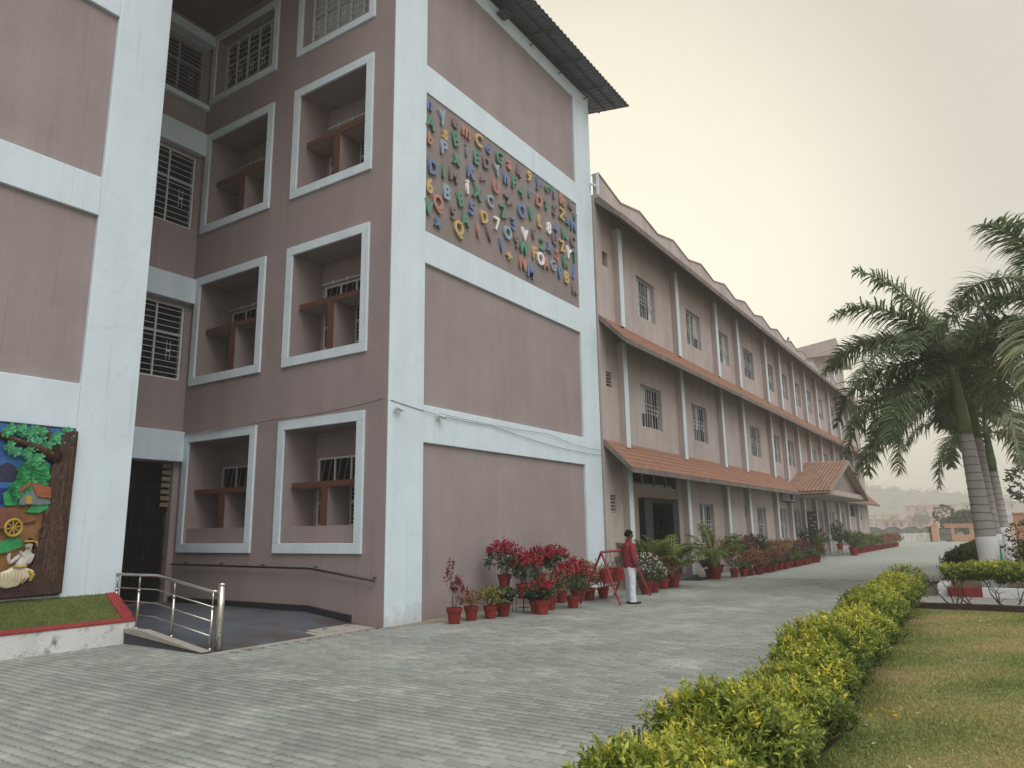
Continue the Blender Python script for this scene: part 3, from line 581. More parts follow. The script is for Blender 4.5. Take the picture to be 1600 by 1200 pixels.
nd=[(fy(5.33,1.22),.105),(fy(5.38,1.31),.095),(fy(5.44,1.40),.105),(fy(5.465,1.49),.036),(fy(5.455,1.56),.058),(fy(5.452,1.61),.06),
 (fy(5.53,1.43),.04),(fy(5.46,1.30,.12),.032),(fy(5.38,1.41,.13),.026),(fy(5.31,1.51,.13),.024),(fy(5.36,1.44),.038),(fy(5.20,1.31,.12),.030),(fy(5.17,1.40,.13),.025),(fy(5.19,1.49,.13),.022)]
fig=link('flute_player',skin_mesh(nd,[(0,1),(1,2),(2,3),(3,4),(4,5),(2,6),(6,7),(7,8),(8,9),(2,10),(10,11),(11,12),(12,13)],2,'flute_player',m_rfig),RM)
wc=bevel(MB().prism([(5.03,1.08),(5.10,1.18),(5.20,1.22),(5.26,1.27),(5.38,1.27),(5.47,1.23),(5.56,1.19),(5.545,1.11),(5.47,1.07),(5.40,1.05),(5.36,.97),(5.20,.94),(5.06,.98)],1,YM-.15,YM-.03).build('wrapped_cloth',m_rcloth,fig),.035,3)
pl=MB()
for k in range(9):
    t=k/8; pl.tube([(5.08+.05*k,YM-.152,1.19-.02*t),(5.10+.045*k,YM-.160,1.10-.01*t),(5.08+.038*k,YM-.152,.985+.02*t)],[.006,.011,.006],5)
pl.build('cloth_pleat',mat('relief_cloth_shade',(.45,.38,.25),.6,.15,9),wc); MB().tube([(5.24,YM-.155,1.265),(5.32,YM-.17,1.255),(5.42,YM-.155,1.265)],.016,6).tube([(5.46,YM-.15,1.2),(5.53,YM-.155,1.13),(5.5,YM-.15,1.04)],[.02,.035,.02],6).build('sash',m_ryel,wc)
MB().tube([fy(5.12,1.475,.15),fy(5.44,1.535,.16)],.010,6).build('flute',m_rwood,fig)
hb=MB(); hb.tube([(5.455+.062*math.cos(t),YM-.09-.05*math.sin(t),1.635) for t in np.linspace(0,6.283,15)],.016,5); hb.tube([fy(5.51,1.63,.08),fy(5.57,1.61,.08),fy(5.585,1.55,.08)],[.02,.022,.012],5); hb.build('head_cloth',m_ryel,fig)
hb=MB(); hb.tube([fy(5.48,1.66,.08),fy(5.51,1.60,.08),fy(5.525,1.52,.08)],[.03,.035,.02],7); hb.tube([fy(5.44,1.655,.1),fy(5.48,1.655,.1)],.03,7); hb.build('dark_hair',m_hair,fig,smooth=True)
ey=MB()
for dx in (-.028,.008): ey.tube([fy(5.44+dx-.008,1.585,.146),fy(5.44+dx+.008,1.585,.146)],.006,5)
ey.tube([fy(5.42,1.548,.147),fy(5.445,1.548,.147)],.004,4); ey.build('face_lines',m_rwood,fig)

# ================================================================ LONG WING (three storeys)
LW=thing('long_school_wing','long three storey rose school wing with tiled canopies and white edged ribs','building',(0,0,0))
WX0,WX1,WY=19.15,69.2,9.47
PX=[20.34,25.32,29.95,33.05,37.9,40.85,43.95,47.05,50.45,54.65,58.35,62.7]
k_=WY/9.65
def wx(x): return x*k_
def wz(z): return 1.7+(z-1.7)*k_
TOPW=[(22.56,24.17),(27.43,29.08),(31.44,32.91),(35.25,37.0),(39.63,40.91),(42.82,44.14),(46.03,47.43),(49.43,50.68),(52.9,54.4),(57.19,58.5)]
MIDW=[(22.47,24.29),(27.37,29.15),(35.41,37.14),(39.89,41.11),(42.89,44.41),(49.38,50.7),(53.11,54.6),(57.2,58.6)]
GNDW=[(27.47,29.24),(35.5,37.11),(39.85,41.18),(43.02,44.51),(49.6,50.7),(53.15,54.84),(57.61,58.81)]
wins=[]
for lst,z0,z1 in ((TOPW,8.94,10.40),(MIDW,5.04,6.50),(GNDW,1.06,2.60)):
    for a,b in lst: wins.append((wx(a),wx(b),wz(z0),wz(z1)))
small=[(wx(61.4),wx(63.4),wz(10.43),wz(11.2)),(wx(61.4),wx(63.4),wz(6.45),wz(7.25)),(wx(61.5),wx(63.6),wz(2.36),wz(3.3))]
vents=[(wx(19.95),wx(20.35),wz(9.96),wz(10.45)),(wx(19.88),wx(20.3),wz(5.99),wz(6.49)),(wx(19.85),wx(20.25),wz(2.17),wz(2.69)),(wx(33.6),wx(34.14),wz(2.12),wz(2.65)),(wx(66.15),wx(66.7),wz(2.09),wz(2.52))]
DOOR=(20.95,24.95,.0,3.52)
lw=MB(); holes(lw,1,WY,WY+.25,WX0,WX1,0,12.0,wins+small+vents+[DOOR]); lw.build('wall',m_wing,LW)
lw=MB(); lw.box(WX1-.25,WX1,WY+.251,22,0,12.0); lw.box(WX0,WX1-.25,21.8,22,0,12.0); lw.box(WX0,WX1-.26,WY+.26,21.7,11.8,11.98); lw.box(WX0,WX1-.26,WY+.26,21.7,3.75,3.85); lw.box(WX0,WX1-.26,WY+.26,21.7,7.6,7.7)
lw.build('shell',m_wing_dark,LW)
wcache={}
def wing_window(x0,x1,z0,z1,curt,ns):
    key=(round((x1-x0)/.12),round((z1-z0)/.1),curt)
    c=((x0+x1)/2,WY+.13,z0)
    if key not in wcache:
        w,h=x1-x0,z1-z0; fm=MB(); t=.05
        fm.box(-w/2,w/2,0,.05,0,t);fm.box(-w/2,w/2,0,.05,h-t,h);fm.box(-w/2,-w/2+t,0,.05,t,h-t);fm.box(w/2-t,w/2,0,.05,t,h-t)
        nv=3
        for i in range(1,nv): q=-w/2+w*i/nv; fm.box(q-.02,q+.02,.005,.045,t,h-t)
        A=fm.mesh('window',m_bar2)
        p=MB(); p.box(-w/2+.01,w/2-.01,.03,.035,.01,h-.01); B=p.mesh('pane',m_glass)
        rc=random.Random(curt*7+3); Cc=[]; edges=[]
        for a,b in [[(.02,.11),(.24,.34),(.81,.98)],[(.05,.18),(.87,.98)],[(.08,.30),(.48,.62)],[(.02,.40)],[(.62,.98)],[(.02,.16),(.45,.55),(.72,.98)]][curt]: edges.append((-w/2+w*a,-w/2+w*b))
        for a,b in edges:
            cu=MB(); n=8; zb=.06 if rc.random()<.7 else h*.35
            for i in range(n):
                u0=a+(b-a)*i/n; u1=a+(b-a)*(i+1)/n; y0=.022+.006*(i%2); y1=.022+.006*((i+1)%2)
                cu.add([(u0,y0,zb),(u1,y1,zb),(u1,y1,h-.06),(u0,y0,h-.06)],[(0,1,2,3)])
            Cc.append(cu.mesh('curtain',m_curt))
        g=MB(); yb=-.05
        for i in range(1,8): q=-w/2+w*i/8; g.box(q-.005,q+.005,yb,yb+.012,.02,h-.02)
        for zz in (.04,h*.38,h*.58,h-.06): g.box(-w/2+.02,w/2-.02,yb-.004,yb+.018,zz-.006,zz+.006)
        for i in range(9):
            q=-w/2+w*(i+.5)/9
            g.tube([(q+.05*math.cos(a_),yb,h*.48+.055*math.sin(a_)) for a_ in np.linspace(0,6.283,9)],.006,4,cap=False)
        for s_ in (0,):
            q=w*.28; g.tube([(q+.11*math.cos(a_),yb-.01,h*.42+.13*math.sin(a_)) for a_ in np.linspace(0,6.283,13)],.012,4,cap=False)
        G=g.mesh('grille',m_bar); wcache[key]=(A,B,Cc,G)
    A,B,Cc,G=wcache[key]
    f=link('window',A,LW,c); link('pane',B,f); [link('curtain',q_,f) for q_ in Cc]; link('grille',G,f)
for i,(a,b,c,d) in enumerate(wins): wing_window(a,b,c,d,(i*5+i//7)%6,i)
for a,b,c,d in small:
    f=MB(); f.box(a,b,WY+.1,WY+.14,c,c+.05);f.box(a,b,WY+.1,WY+.14,d-.05,d);f.box(a,a+.05,WY+.1,WY+.14,c+.05,d-.05);f.box(b-.05,b,WY+.1,WY+.14,c+.05,d-.05);f.box((a+b)/2-.02,(a+b)/2+.02,WY+.1,WY+.14,c+.05,d-.05)
    fr=f.build('window',m_bar2,LW); box('pane',m_glass,fr,a,b,WY+.15,WY+.16,c,d)
for i,(a,b,c,d) in enumerate(vents):
    v=MB()
    if i: 
        for q in range(5): z=c+(d-c)*(q+.15)/5; v.add([(a,WY+.03,z),(b,WY+.03,z),(b,WY+.12,z+.07),(a,WY+.12,z+.07),(a,WY+.03,z+.012),(b,WY+.03,z+.012),(b,WY+.12,z+.082),(a,WY+.12,z+.082)],[(0,1,2,3),(7,6,5,4),(0,4,5,1),(3,2,6,7)])
    else: v.box(a,a+.03,WY+.05,WY+.09,c,d)
    vo=v.build('louvre_vent',m_wing_dark if i<3 else m_black,LW); box('vent_back',m_dark,vo,a,b,WY+.2,WY+.21,c,d)
# ribs (pilasters) with white front edges, one per storey
def rib(x,z0,z1):
    o=MB().box(x+.005,x+.265,9.27,WY-.001,z0,z1).build('pilaster',m_wing_dark,LW)
    bevel(MB().box(x,x+.27,9.245,9.269,z0,z1).build('white_edge',m_white,o),.004)
for x in PX:
    if not (42<x<51.5): rib(x,.0,3.62)
    else: rib(x,.0,3.9)
    rib(x,4.12,7.43) if not 41.5<x<51 else rib(x,4.12+max(0,1.3-abs(x-46.4)*.29),7.43)
    rib(x,7.96,11.24)
bevel(box('base_course',m_wing_dark,LW,25.6,WX1,9.40,WY-.001,.0,.12),.01)
# tiled canopies between the storeys
def canopy(x0,x1,y0,z0,y1,z1,courses,name='canopy',endl=True):
    sl=(z1-z0)/(y1-y0); p=[(y0,z0-.13),(y0,z0)]
    for i in range(courses):
        ya=y0+(y1-y0)*i/courses; yb=y0+(y1-y0)*(i+1)/courses; za=z0+sl*(ya-y0); zb=z0+sl*(yb-y0)
        p+=[(ya,za+.022),(yb,zb+.002)]
    p+=[(y1,z1-.14)]
    o=MB().prism(p,0,x0,x1).build(name,m_tile,LW)
    f=MB(); f.box(x0-.012,x1+.01,y0-.03,y0-.001,z0-.15,z0+.01); f.build('fascia',m_cement,o)
    b=MB(); b.prism([(y0-.03,z0-.16),(y0-.03,z0-.01),(y1,z1-.02),(y1,z1-.17)],0,x0-.03,x0-.013); b.build('barge_board',m_cement,o)
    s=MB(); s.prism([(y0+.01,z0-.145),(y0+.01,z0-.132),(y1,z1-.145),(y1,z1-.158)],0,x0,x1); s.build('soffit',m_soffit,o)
    return o
canopy(19.18,69.75,8.62,7.22,9.465,8.08,4)
canopy(19.18,39.95,8.62,3.42,9.465,4.28,6); canopy(53.1,69.9,8.62,3.36,9.465,4.22,4)
# top eave (cement faced) and zigzag parapet
e=MB(); e.prism([(8.62,11.04),(8.62,11.19),(9.295,11.90),(9.46,11.90),(9.46,11.75)],0,19.18,69.75); ev=e.build('top_eave',m_cement,LW)
f=MB(); f.box(19.17,69.76,8.585,8.619,11.0,11.20); bevel(f.build('fascia',m_cement,ev),.008)
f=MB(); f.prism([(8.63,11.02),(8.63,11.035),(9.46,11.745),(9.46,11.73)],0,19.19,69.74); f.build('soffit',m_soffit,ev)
zz=[(19.17,12.66),(20.75,12.26)]; x=20.75
while x<68: zz+=[(x+1.58,12.55),(x+3.16,12.26)]; x+=3.16
pp=MB(); pp.prism([(19.17,11.88)]+zz+[(zz[-1][0],11.88)],1,9.30,9.50); pa=pp.build('parapet',m_wing,LW)
cp=MB()
for a,b in zip(zz[:-1],zz[1:]): cp.prism([(a[0],a[1]+.001),(b[0],b[1]+.001),(b[0],b[1]+.05),(a[0],a[1]+.05)],1,9.27,9.53)
cp.build('coping',mat('pale_coping',(.42,.37,.33),.85,.15,3,streak=.2),pa)
MB().box(19.14,19.168,9.28,9.36,11.95,12.66).build('white_edge',m_trim,pa); MB().tube([(18.95,9.47,12.28),(19.15,9.38,12.26)],.035,8).build('pipe',m_trim,pa)
# roof-top hoops and head house
for i,x in enumerate((45.0,48.7,50.6,52.4)):
    MB().tube([(x+(.9+.2*i)*t,8.55+.5*abs(t-.4),11.1+.75*math.sin(2.3*t+.3)) for t in np.linspace(0,1.25,12)],.022,5).build('roof_pipe',m_bar2,LW)
HH=thing('roof_head_house','rose stair tower rising above the far roof with zigzag parapet','building',(0,0,0))
w=MB(); w.box(60.2,64.6,9.62,15,12.0,14.7); w.build('wall',m_wing,HH)
w=MB(); w.box(59.5,66.3,9.1,16,14.7,14.9); w.prism([(9.1,14.9),(16,14.9),(16,15.2),(12.4,15.55),(9.1,16.0)],0,59.5,59.7); w.prism([(59.7,14.9),(66.3,14.9),(66.3,15.2),(64.6,15.55),(62.8,15.25),(61.2,15.45),(59.7,15.95)],1,9.1,9.3); bevel(w.build('cornice',m_wing,HH),.02)
for x in (60.2,64.35): box('white_edge',m_white,HH,x-.01,x+.22,9.56,9.615,12.0,14.69)
MB().tube([(65.2,10.2,12),(65.2,10.2,14.2)],.03,6).build('vent_pipe',m_bar2,HH)
# entrance porch gable
gx0,gx1,ga,gy,gz,gp=39.95,53.05,46.4,7.12,3.42,5.38
po=MB()
def slope(mb,xa,za,xb,zb,n,y0,y1,mi=0):
    for i in range(n):
        t0,t1=i/n,(i+1)/n
        xa_,za_,xb_,zb_=xa+(xb-xa)*t0,za+(zb-za)*t0,xa+(xb-xa)*t1,za+(zb-za)*t1
        mb.add([(xa_,y0,za_+.03),(xb_,y0,zb_+.004),(xb_,y1,zb_+.004),(xa_,y1,za_+.03),(xa_,y0,za_-.10),(xb_,y0,zb_-.10),(xb_,y1,zb_-.10),(xa_,y1,za_-.10)],[(0,1,2,3),(7,6,5,4),(0,4,5,1),(1,5,6,2),(2,6,7,3),(3,7,4,0)])
slope(po,gx0,gz,ga,gp,2,gy+.001,WY-.01); slope(po,gx1,gz-.1,ga,gp,2,gy+.001,WY-.01)
pob=po.build('porch_roof',m_porch,LW)
# rows of roof tiles lying on the porch slopes
tl=MB(); tl.add([(0,0,.02),(.24,0,.05),(.24,.19,.05),(0,.19,.02),(0,0,-.01),(.24,0,.02),(.24,.19,.02),(0,.19,-.01),(0,.10,.045),(.24,.10,.075)],[(0,8,9,1)[::-1],(8,3,2,9)[::-1],(4,0,8),(4,8,7),(7,8,3)])
rows=27; tiles=[]
dx,dz=(ga-gx0)/rows,(gp-gz)/rows
for r in range(rows):
    for c in range(12):
        tiles.append((gx0+r*dx,gy+c*.195+(.0 if r%2 else .0),gz+r*dz+.03))
ang=math.atan2(gp-gz,ga-gx0)
tm=MB(); L_=.27
tm.add([(-.02,0,.045),(L_,0,.015),(L_,.19,.015),(-.02,.19,.045),(-.02,0,.0),(-.02,.19,.0),(-.02,.095,.075),(L_,.095,.045)],[(0,1,7,6),(6,7,2,3),(4,0,6),(4,6,5),(5,6,3)])
tmesh=tm.mesh('roof_tile',m_porch)
for i,(x,y,z) in enumerate(tiles[:300]):
    o=link('roof_tile',tmesh,pob,(x,y,z)); o.rotation_euler=(0,-ang,0)
for i,(x,y,z) in enumerate(tiles[300:]):
    o=None
tf=MB()
for x,y,z in tiles[300:]:
    ca,sa=math.cos(ang),math.sin(ang)
    tf.add([(x+p[0]*ca-p[2]*sa,y+p[1],z+p[0]*sa+p[2]*ca) for p in tm.v],tm.f)
if tf.v: tf.build('roof_tile_field',m_porch,pob,kind='stuff')
gb_=MB(); gb_.prism([(gx0+.9,gz+.06),(gx1-.9,gz-.02),(ga,gp-.16)],1,gy+.45,gy+.55); gb_.build('gable_panel',mat('grey_gable_plaster',(.25,.235,.225),.85,.1,2),LW)
g2=MB(); g2.box(gx0+.8,gx1-.8,gy+.20,gy+.449,gz-.12,gz+.16); g2.build('gable_beam',m_wing_dark,LW)
g2=MB()
for xa,za,xb,zb in ((gx0,gz,ga,gp),(gx1,gz-.1,ga,gp)): g2.prism([(xa,za-.16),(xa,za+.03),(xb,zb+.03),(xb,zb-.16)],1,gy-.03,gy)
g2.build('barge_board',mat('porch_fascia',(.30,.25,.22),.8,.1,4),LW)
g2=MB(); g2.box(gx0+.4,gx1-.4,gy+.3,WY,gz-.16,gz-.11); g2.build('porch_ceiling',mat('porch_soffit',(.36,.32,.29),.85,.08,2),LW)
# entrance door
D0,D1=DOOR[0],DOOR[1]
tw=MB(); 
for i in range(5): q=D0+(D1-D0)*i/4; tw.box(max(D0,q-.03),min(D1,q+.03),WY+.05,WY+.11,3.04,3.515)
tw.box(D0,D1,WY+.052,WY+.108,3.0,3.04); tw.box(D0,D1,WY+.052,WY+.108,3.48,3.519); t_=tw.build('transom',m_bar2,LW)
for i in range(4): q=D0+(D1-D0)*i/4; box('pane',m_glass,t_,q+.03,q+(D1-D0)/4-.03,WY+.075,WY+.085,3.04,3.48)
m_cream=mat('cream_door_wall',(.34,.275,.225),.75,.1,2)
dw=MB(); holes(dw,1,WY+.06,WY+.2,D0,D1,0,2.998,[(21.62,24.5,.0,2.64),(24.56,24.92,.3,2.62),(21.02,21.2,.3,2.62)]); dw.build('door_wall',m_cream,LW)
for a,b in ((24.56,24.92),(21.02,21.2)):
    f=MB(); f.box(a,a+.04,WY+.03,WY+.1,.3,2.62);f.box(b-.04,b,WY+.03,WY+.1,.3,2.62);f.box(a+.04,b-.04,WY+.03,WY+.1,2.58,2.62); fr=f.build('side_light',m_bar,LW); box('pane',m_glassp,fr,a+.04,b-.04,WY+.06,WY+.07,.3,2.58)
df=MB(); df.box(21.60,22.22,WY-.12,WY+.22,.15,2.66); df.box(24.0,24.52,WY-.12,WY+.22,.15,2.66); df.box(22.22,24.0,WY-.12,WY+.22,2.50,2.66); dfo=bevel(df.build('door_frame',m_black,LW),.01)
g=MB()
for i in range(6): g.box(21.66+i*.10,21.69+i*.10,WY-.15,WY-.121,.2,2.6)
g.build('folding_grille',m_steel,dfo); g=MB()
for i in range(5): g.box(24.05+i*.10,24.08+i*.10,WY-.15,WY-.121,.2,2.6)
g.build('folding_grille',m_steel,dfo)
m_wood=mat('dark_wood',(.05,.022,.015),.5,.3,4)
dd=MB(); dd.box(22.22,22.30,10.9,11.0,.15,2.3);dd.box(25.2,26.0,10.9,11.0,.15,2.5);dd.box(22.3,25.2,10.9,11.0,2.15,2.5); dd.box(26.6,27.6,10.92,11.0,.15,2.5); dd.build('inner_door',m_wood,LW)
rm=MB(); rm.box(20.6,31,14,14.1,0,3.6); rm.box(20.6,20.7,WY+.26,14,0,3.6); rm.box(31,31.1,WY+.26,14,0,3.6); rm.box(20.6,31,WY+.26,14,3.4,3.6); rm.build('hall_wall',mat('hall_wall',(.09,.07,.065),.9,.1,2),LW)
rm=MB(); rm.box(20.6,31,WY+.2,14,0,.16); rm.build('hall_floor',m_slab,LW)
st=bevel(box('door_step',m_slab,LW,21.2,25.2,9.0,WY+.2,0,.10),.01)
mt=tag(bevel(box('door_mat',mat('dark_mat',(.02,.022,.022),.95,.2,20),None,23.7,25.1,8.45,8.98,.003,.025),.006),'dark rubber mat lying before the entrance step','mat')
# notice board between two ribs
nb=thing('notice_board','tall black notice board with rows of white writing between two ribs','notice board',(0,0,0))
bevel(box('board',m_black,nb,44.35,47.0,9.25,9.30,.45,2.52),.01)
wr=MB()
random.seed(3)
for r in range(9):
    z=2.3-r*.2; x=44.6+(1.3 if r%2==0 else .3)
    for q in range(random.randint(3,6)):
        w_=random.uniform(.08,.2); wr.box(x,x+w_,9.243,9.249,z,z+.05); x+=w_+.05
wr.build('lettering',m_shirtw,nb)
ac=thing('air_conditioner','white box air conditioner unit on wall bracket under the canopy','air conditioner',(39.4,9.2,0)); ac.location=(0,0,0)
bevel(box('casing',m_bar,ac,39.5,40.55,9.0,9.40,2.98,3.36),.02); box('fan_grille',m_black,ac,39.55,40.1,8.985,8.999,3.02,3.32); MB().box(39.6,39.65,8.95,9.46,2.92,2.97).box(40.4,40.45,8.95,9.46,2.92,2.97).build('bracket',m_steel,ac)
bd=thing('perched_bird','small dark bird perched on the parapet edge','bird',(44.3,9.4,12.56))
bb=MB(); bb.tube([(-.16,0,.06),(-.06,0,.10),(.04,0,.15),(.10,0,.2),(.13,0,.24)],[.01,.05,.065,.045,.02],8); bb.tube([(.10,0,.235),(.17,0,.26),(.21,0,.255)],[.035,.035,.006],8); bb.tube([(-.1,0,.1),(-.3,0,.02)],[.03,.012],6); bb.tube([(0,0.02,.12),(0,.02,-.02)],.008,4); bb.build('bird_body',m_black,bd,smooth=True)
# ================================================================ FAR END OF THE DRIVE
fw=thing('boundary_wall','stained white boundary wall with zigzag top at the end of the drive','wall',(0,0,0))
def oriented(mb_fn,p,q):   # build along a line p->q in local x, then move
    d=Vector((q[0]-p[0],q[1]-p[1],0)); return d.length, math.atan2(d.y,d.x)
L1,A1=oriented(None,(71.0,12.0),(85.2,5.9))
w=MB(); w.box(0,L1,0,.2,0,.86); w.build('wall_base',m_oldwall,fw)
z_=[(0,.865)]; x=0; 
top=[]
while x<L1-.1: top+=[(x,1.12),(min(x+1.1,L1),1.42),(min(x+2.2,L1),1.42),(min(x+3.3,L1),1.12)]; x+=3.3
w=MB(); w.prism([(0,.865)]+top+[(L1,.865)],1,.03,.17); w.build('zigzag_parapet',mat('grey_green_render',(.19,.20,.175),.9,.25,1.5,streak=.2),fw)
w=MB(); 
for a,b in zip(top[:-1],top[1:]):
    if b[0]>a[0]: w.prism([(a[0],a[1]+.002),(b[0],b[1]+.002),(b[0],b[1]+.07),(a[0],a[1]+.07)],1,0,.2)
w.build('coping',m_cement,fw); fw.location=(71,12,0); fw.rotation_euler=(0,0,A1)
gp_=thing('gate_post','orange square gate post beside the stained white boundary wall','gate post',(84.6,5.75,0))
bevel(MB().box(-.28,.28,-.28,.28,0,1.62).build('post',m_orange,gp_),.02); bevel(MB().box(-.33,.33,-.33,.33,1.621,1.72).build('cap',m_orange,gp_),.02)
gt=thing('metal_gate','grey green sheet gate between the orange gate post and orange wall','gate',(84.8,5.40,0)); gt.rotation_euler=(0,0,-1.45)
gm=MB(); gm.box(0,1.25,0,.04,.08,1.30); gt_p=gm.build('gate_sheet',m_greygate,gt)
gm=MB(); gm.box(0,1.25,-.03,-.001,.08,.14);gm.box(0,1.25,-.03,-.001,1.24,1.30);gm.box(0,.05,-.03,-.001,.14,1.24);gm.box(1.2,1.25,-.03,-.001,.14,1.24);gm.box(.05,1.2,-.03,-.001,.66,.70); gm.build('gate_frame',m_steel,gt)
def orange_wall(p,q,h,openings,label):
    L,a=oriented(None,p,q); t=thing('orange_wall',label,'wall',(p[0],p[1],0),a)
    w=MB(); holes(w,1,0,.22,0,L,0,h,openings); bevel(w.build('wall',m_orange,t),.01)
    box('coping',m_orange,t,-.03,L+.03,-.04,.26,h+.001,h+.09)
    for o in openings:
        g=MB(); 
        for k in range(5): zz_=o[2]+(o[3]-o[2])*(k+.5)/5; g.box(o[0],o[1],.09,.12,zz_-.02,zz_+.02)
        for k in range(7): xx=o[0]+(o[1]-o[0])*(k+.5)/7; g.box(xx-.015,xx+.015,.07,.089,o[2],o[3])
        g.build('opening_grille',m_greygate,t)
    return t
orange_wall((85.0,4.9),(84.2,-.6),1.62,[(.8,2.1,.62,1.32),(3.0,4.5,.62,1.32)],'low orange wall with two grilled openings beyond the drive')
orange_wall((56,-.55),(55,-12),2.25,[],'taller orange wall behind the palm trunks and red rails')
rr=thing('red_rail_fence','red painted rail fence before the taller orange wall','fence',(0,0,0))
for k in range(6): MB().tube([(50-.1*k,-.6-1.1*k,0),(50-.1*k,-.6-1.1*k,1.25)],.04,6).build('post',m_redm,rr)
for h in (.65,1.22): MB().tube([(50,-.6,h),(49.4,-6.6,h)],.03,6).build('rail',m_redm,rr)
bevel(tag(MB().box(44.6,45.1,-9,-.75,0,.32).build('brick_kerb',m_redk,None),'low dark red kerb in front of the red rail fence','kerb'),.02)
# hazy houses
def house(name,label,x,y0,y1,h,m,roofm,floors,nw,bal=False):
    t=thing(name,label,'house',(x,(y0+y1)/2,0)); t.location=(0,0,0)
    hs=[]; 
    for f in range(floors):
        zf=h*f/floors
        for i in range(nw):
            yy=y0+(y1-y0)*(i+.5)/nw; hs.append((yy-.55,yy+.55,zf+h/floors*.32,zf+h/floors*.76))
    w=MB(); holes(w,0,x,x+.3,y0,y1,0,h,hs); w.box(x+.3,x+9,y0,y0+.3,0,h); w.box(x+.3,x+9,y1-.3,y1,0,h); w.box(x+8.7,x+9,y0+.3,y1-.3,0,h); w.build('wall',m,t)
    box('roof',roofm,t,x-.7,x+9.5,y0-.6,y1+.6,h+.001,h+.3)
    for hh in hs:
        f=MB(); f.box(x+.1,x+.16,hh[0],hh[0]+.08,hh[2],hh[3]);f.box(x+.1,x+.16,hh[1]-.08,hh[1],hh[2],hh[3]);f.box(x+.1,x+.16,(hh[0]+hh[1])/2-.03,(hh[0]+hh[1])/2+.03,hh[2],hh[3]); fr=f.build('window',m_bar,t); box('pane',m_glass,fr,x+.2,x+.21,*hh)
    if floors>1: box('balcony',m_trim,t,x-1.1,x-.001,y0,y1,h/2-.15,h/2+.05)
    if bal:
        for i in range(5): yy=y0+.4+(y1-y0-.8)*i/4; box('pillar',m_trim,t,x-1.9,x-1.6,yy-.18,yy+.18,0,h*.72)
        box('portico_roof',mat('cream_paint',(.62,.56,.38),.8),t,x-2.1,x-.001,y0,y1,h*.72+.001,h*.8)
    return t
m_pink=mat('far_pink_paint',(.52,.33,.36),.8,.1,.5); m_lilac=mat('far_lilac_paint',(.50,.40,.44),.8,.1,.5); m_bluep=mat('far_blue_paint',(.20,.28,.42),.8,.1,.5)
house('far_house','pink storeyed house with pale balcony line in the haze',392,17.2,38.0,10.3,m_pink,m_lilac,3,6)
house('far_house','low cream pillared house in the haze beside the wing end',380,40.4,59,6.3,mat('far_cream_wall',(.55,.49,.42),.8,.1,.5),m_lilac,2,5,True)
house('far_house','small blue walled house between the pillared and pink houses',416,34.0,40.6,3.9,m_bluep,m_bluep,1,2)
house('far_house','lilac storeyed house in the haze behind the palm fronds',410,-6,15.2,11.2,m_lilac,m_pink,3,6)
house('far_house','low rose roofed house half hidden in the haze beyond the stained wall',300,29.5,36.5,3.2,m_pink,m_pink,1,3)
house('far_house','pale peach house in the haze just left of the gate post',330,21,28.5,4.4,mat('far_peach_paint',(.55,.42,.34),.8,.1,.5),m_pink,1,3)
# wooded hill
hb=[];NX,NY=10,90
for i in range(NX):
    for j in range(NY):
        y=-300+j*(600/(NY-1)); t=i/(NX-1)
        crest=23+19*math.exp(-((y-124)/76)**2)+2.0*math.sin(y*.055)+1.6*math.sin(y*.155+1)
        hb.append((680+t*180,y,-.3+crest*math.sin(t*math.pi*.62)/math.sin(math.pi*.5)+ (0 if i else -1)))
hm=bpy.data.meshes.new('hill'); hm.from_pydata(hb,[],[(i*NY+j,(i+1)*NY+j,(i+1)*NY+j+1,i*NY+j+1) for i in range(NX-1) for j in range(NY-1)]); hm.materials.append(m_hill)
link('hill',hm,None,kind='structure')
n=9000; j=RS.randint(0,NX*NY,n); base=np.array(hb)[j]; nb_=420; cj=RS.randint(0,NX*NY,nb_); C0=np.array(hb)[cj]; C0[:,2]+=1.2; sz=RS.uniform(1.6,4.0,nb_); q=RS.randint(0,nb_,n)
P=C0[q]+RS.normal(size=(n,3))*sz[q][:,None]*np.array([.6,.9,.6])
link('hill_scrub',leaf_mesh('hill_scrub',P,unit(n),unit(n),RS.uniform(1.6,3.4,n),1.8,RS.rand(n),L_dark),None,kind='stuff')
# trees of the far grounds behind the walls
def crown_mesh(r,h,n,size,m,lobes=9,name='crown'):
    cl=RS.normal(size=(lobes,3))*np.array([r*.5,r*.5,h*.30]); rad=RS.uniform(.35,.6,lobes)*r
    q=RS.randint(0,lobes,n); d=unit(n); P=cl[q]+d*rad[q][:,None]*RS.uniform(.6,1.0,n)[:,None]**.6
    return leaf_mesh(name,P,d+unit(n)*.9,unit(n),size*RS.uniform(.6,1.2,n),size*.5,RS.beta(2,2,n),m)
def tree(x,y,h,r,label,n=2500,size=.5,m=None):
    t=thing('leafy_tree',label,'tree',(x,y,0),group='trees beyond the walls')
    MB().tube([(0,0,0),(.1,.05,h*.4),(.0,.1,h*.65)],[.22,.17,.10],8).tube([(.1,.05,h*.38),(r*.4,.2,h*.7)],[.12,.05],6).tube([(.1,.05,h*.42),(-r*.4,-.2,h*.75)],[.12,.05],6).build('trunk',m_twig,t)
    o=link('crown',crown_mesh(r,h*.6,n,size,m or L_shrub),t,(0,0,h*.72)); return t
tree(320,26,6,4.2,'low hazy tree before the pink far house'); tree(120,4.5,3.0,2.0,'bushy tree behind the orange gate post')
tree(62,-4.2,4.2,2.6,'dark tree behind the taller orange wall',3000,.4,L_dark)
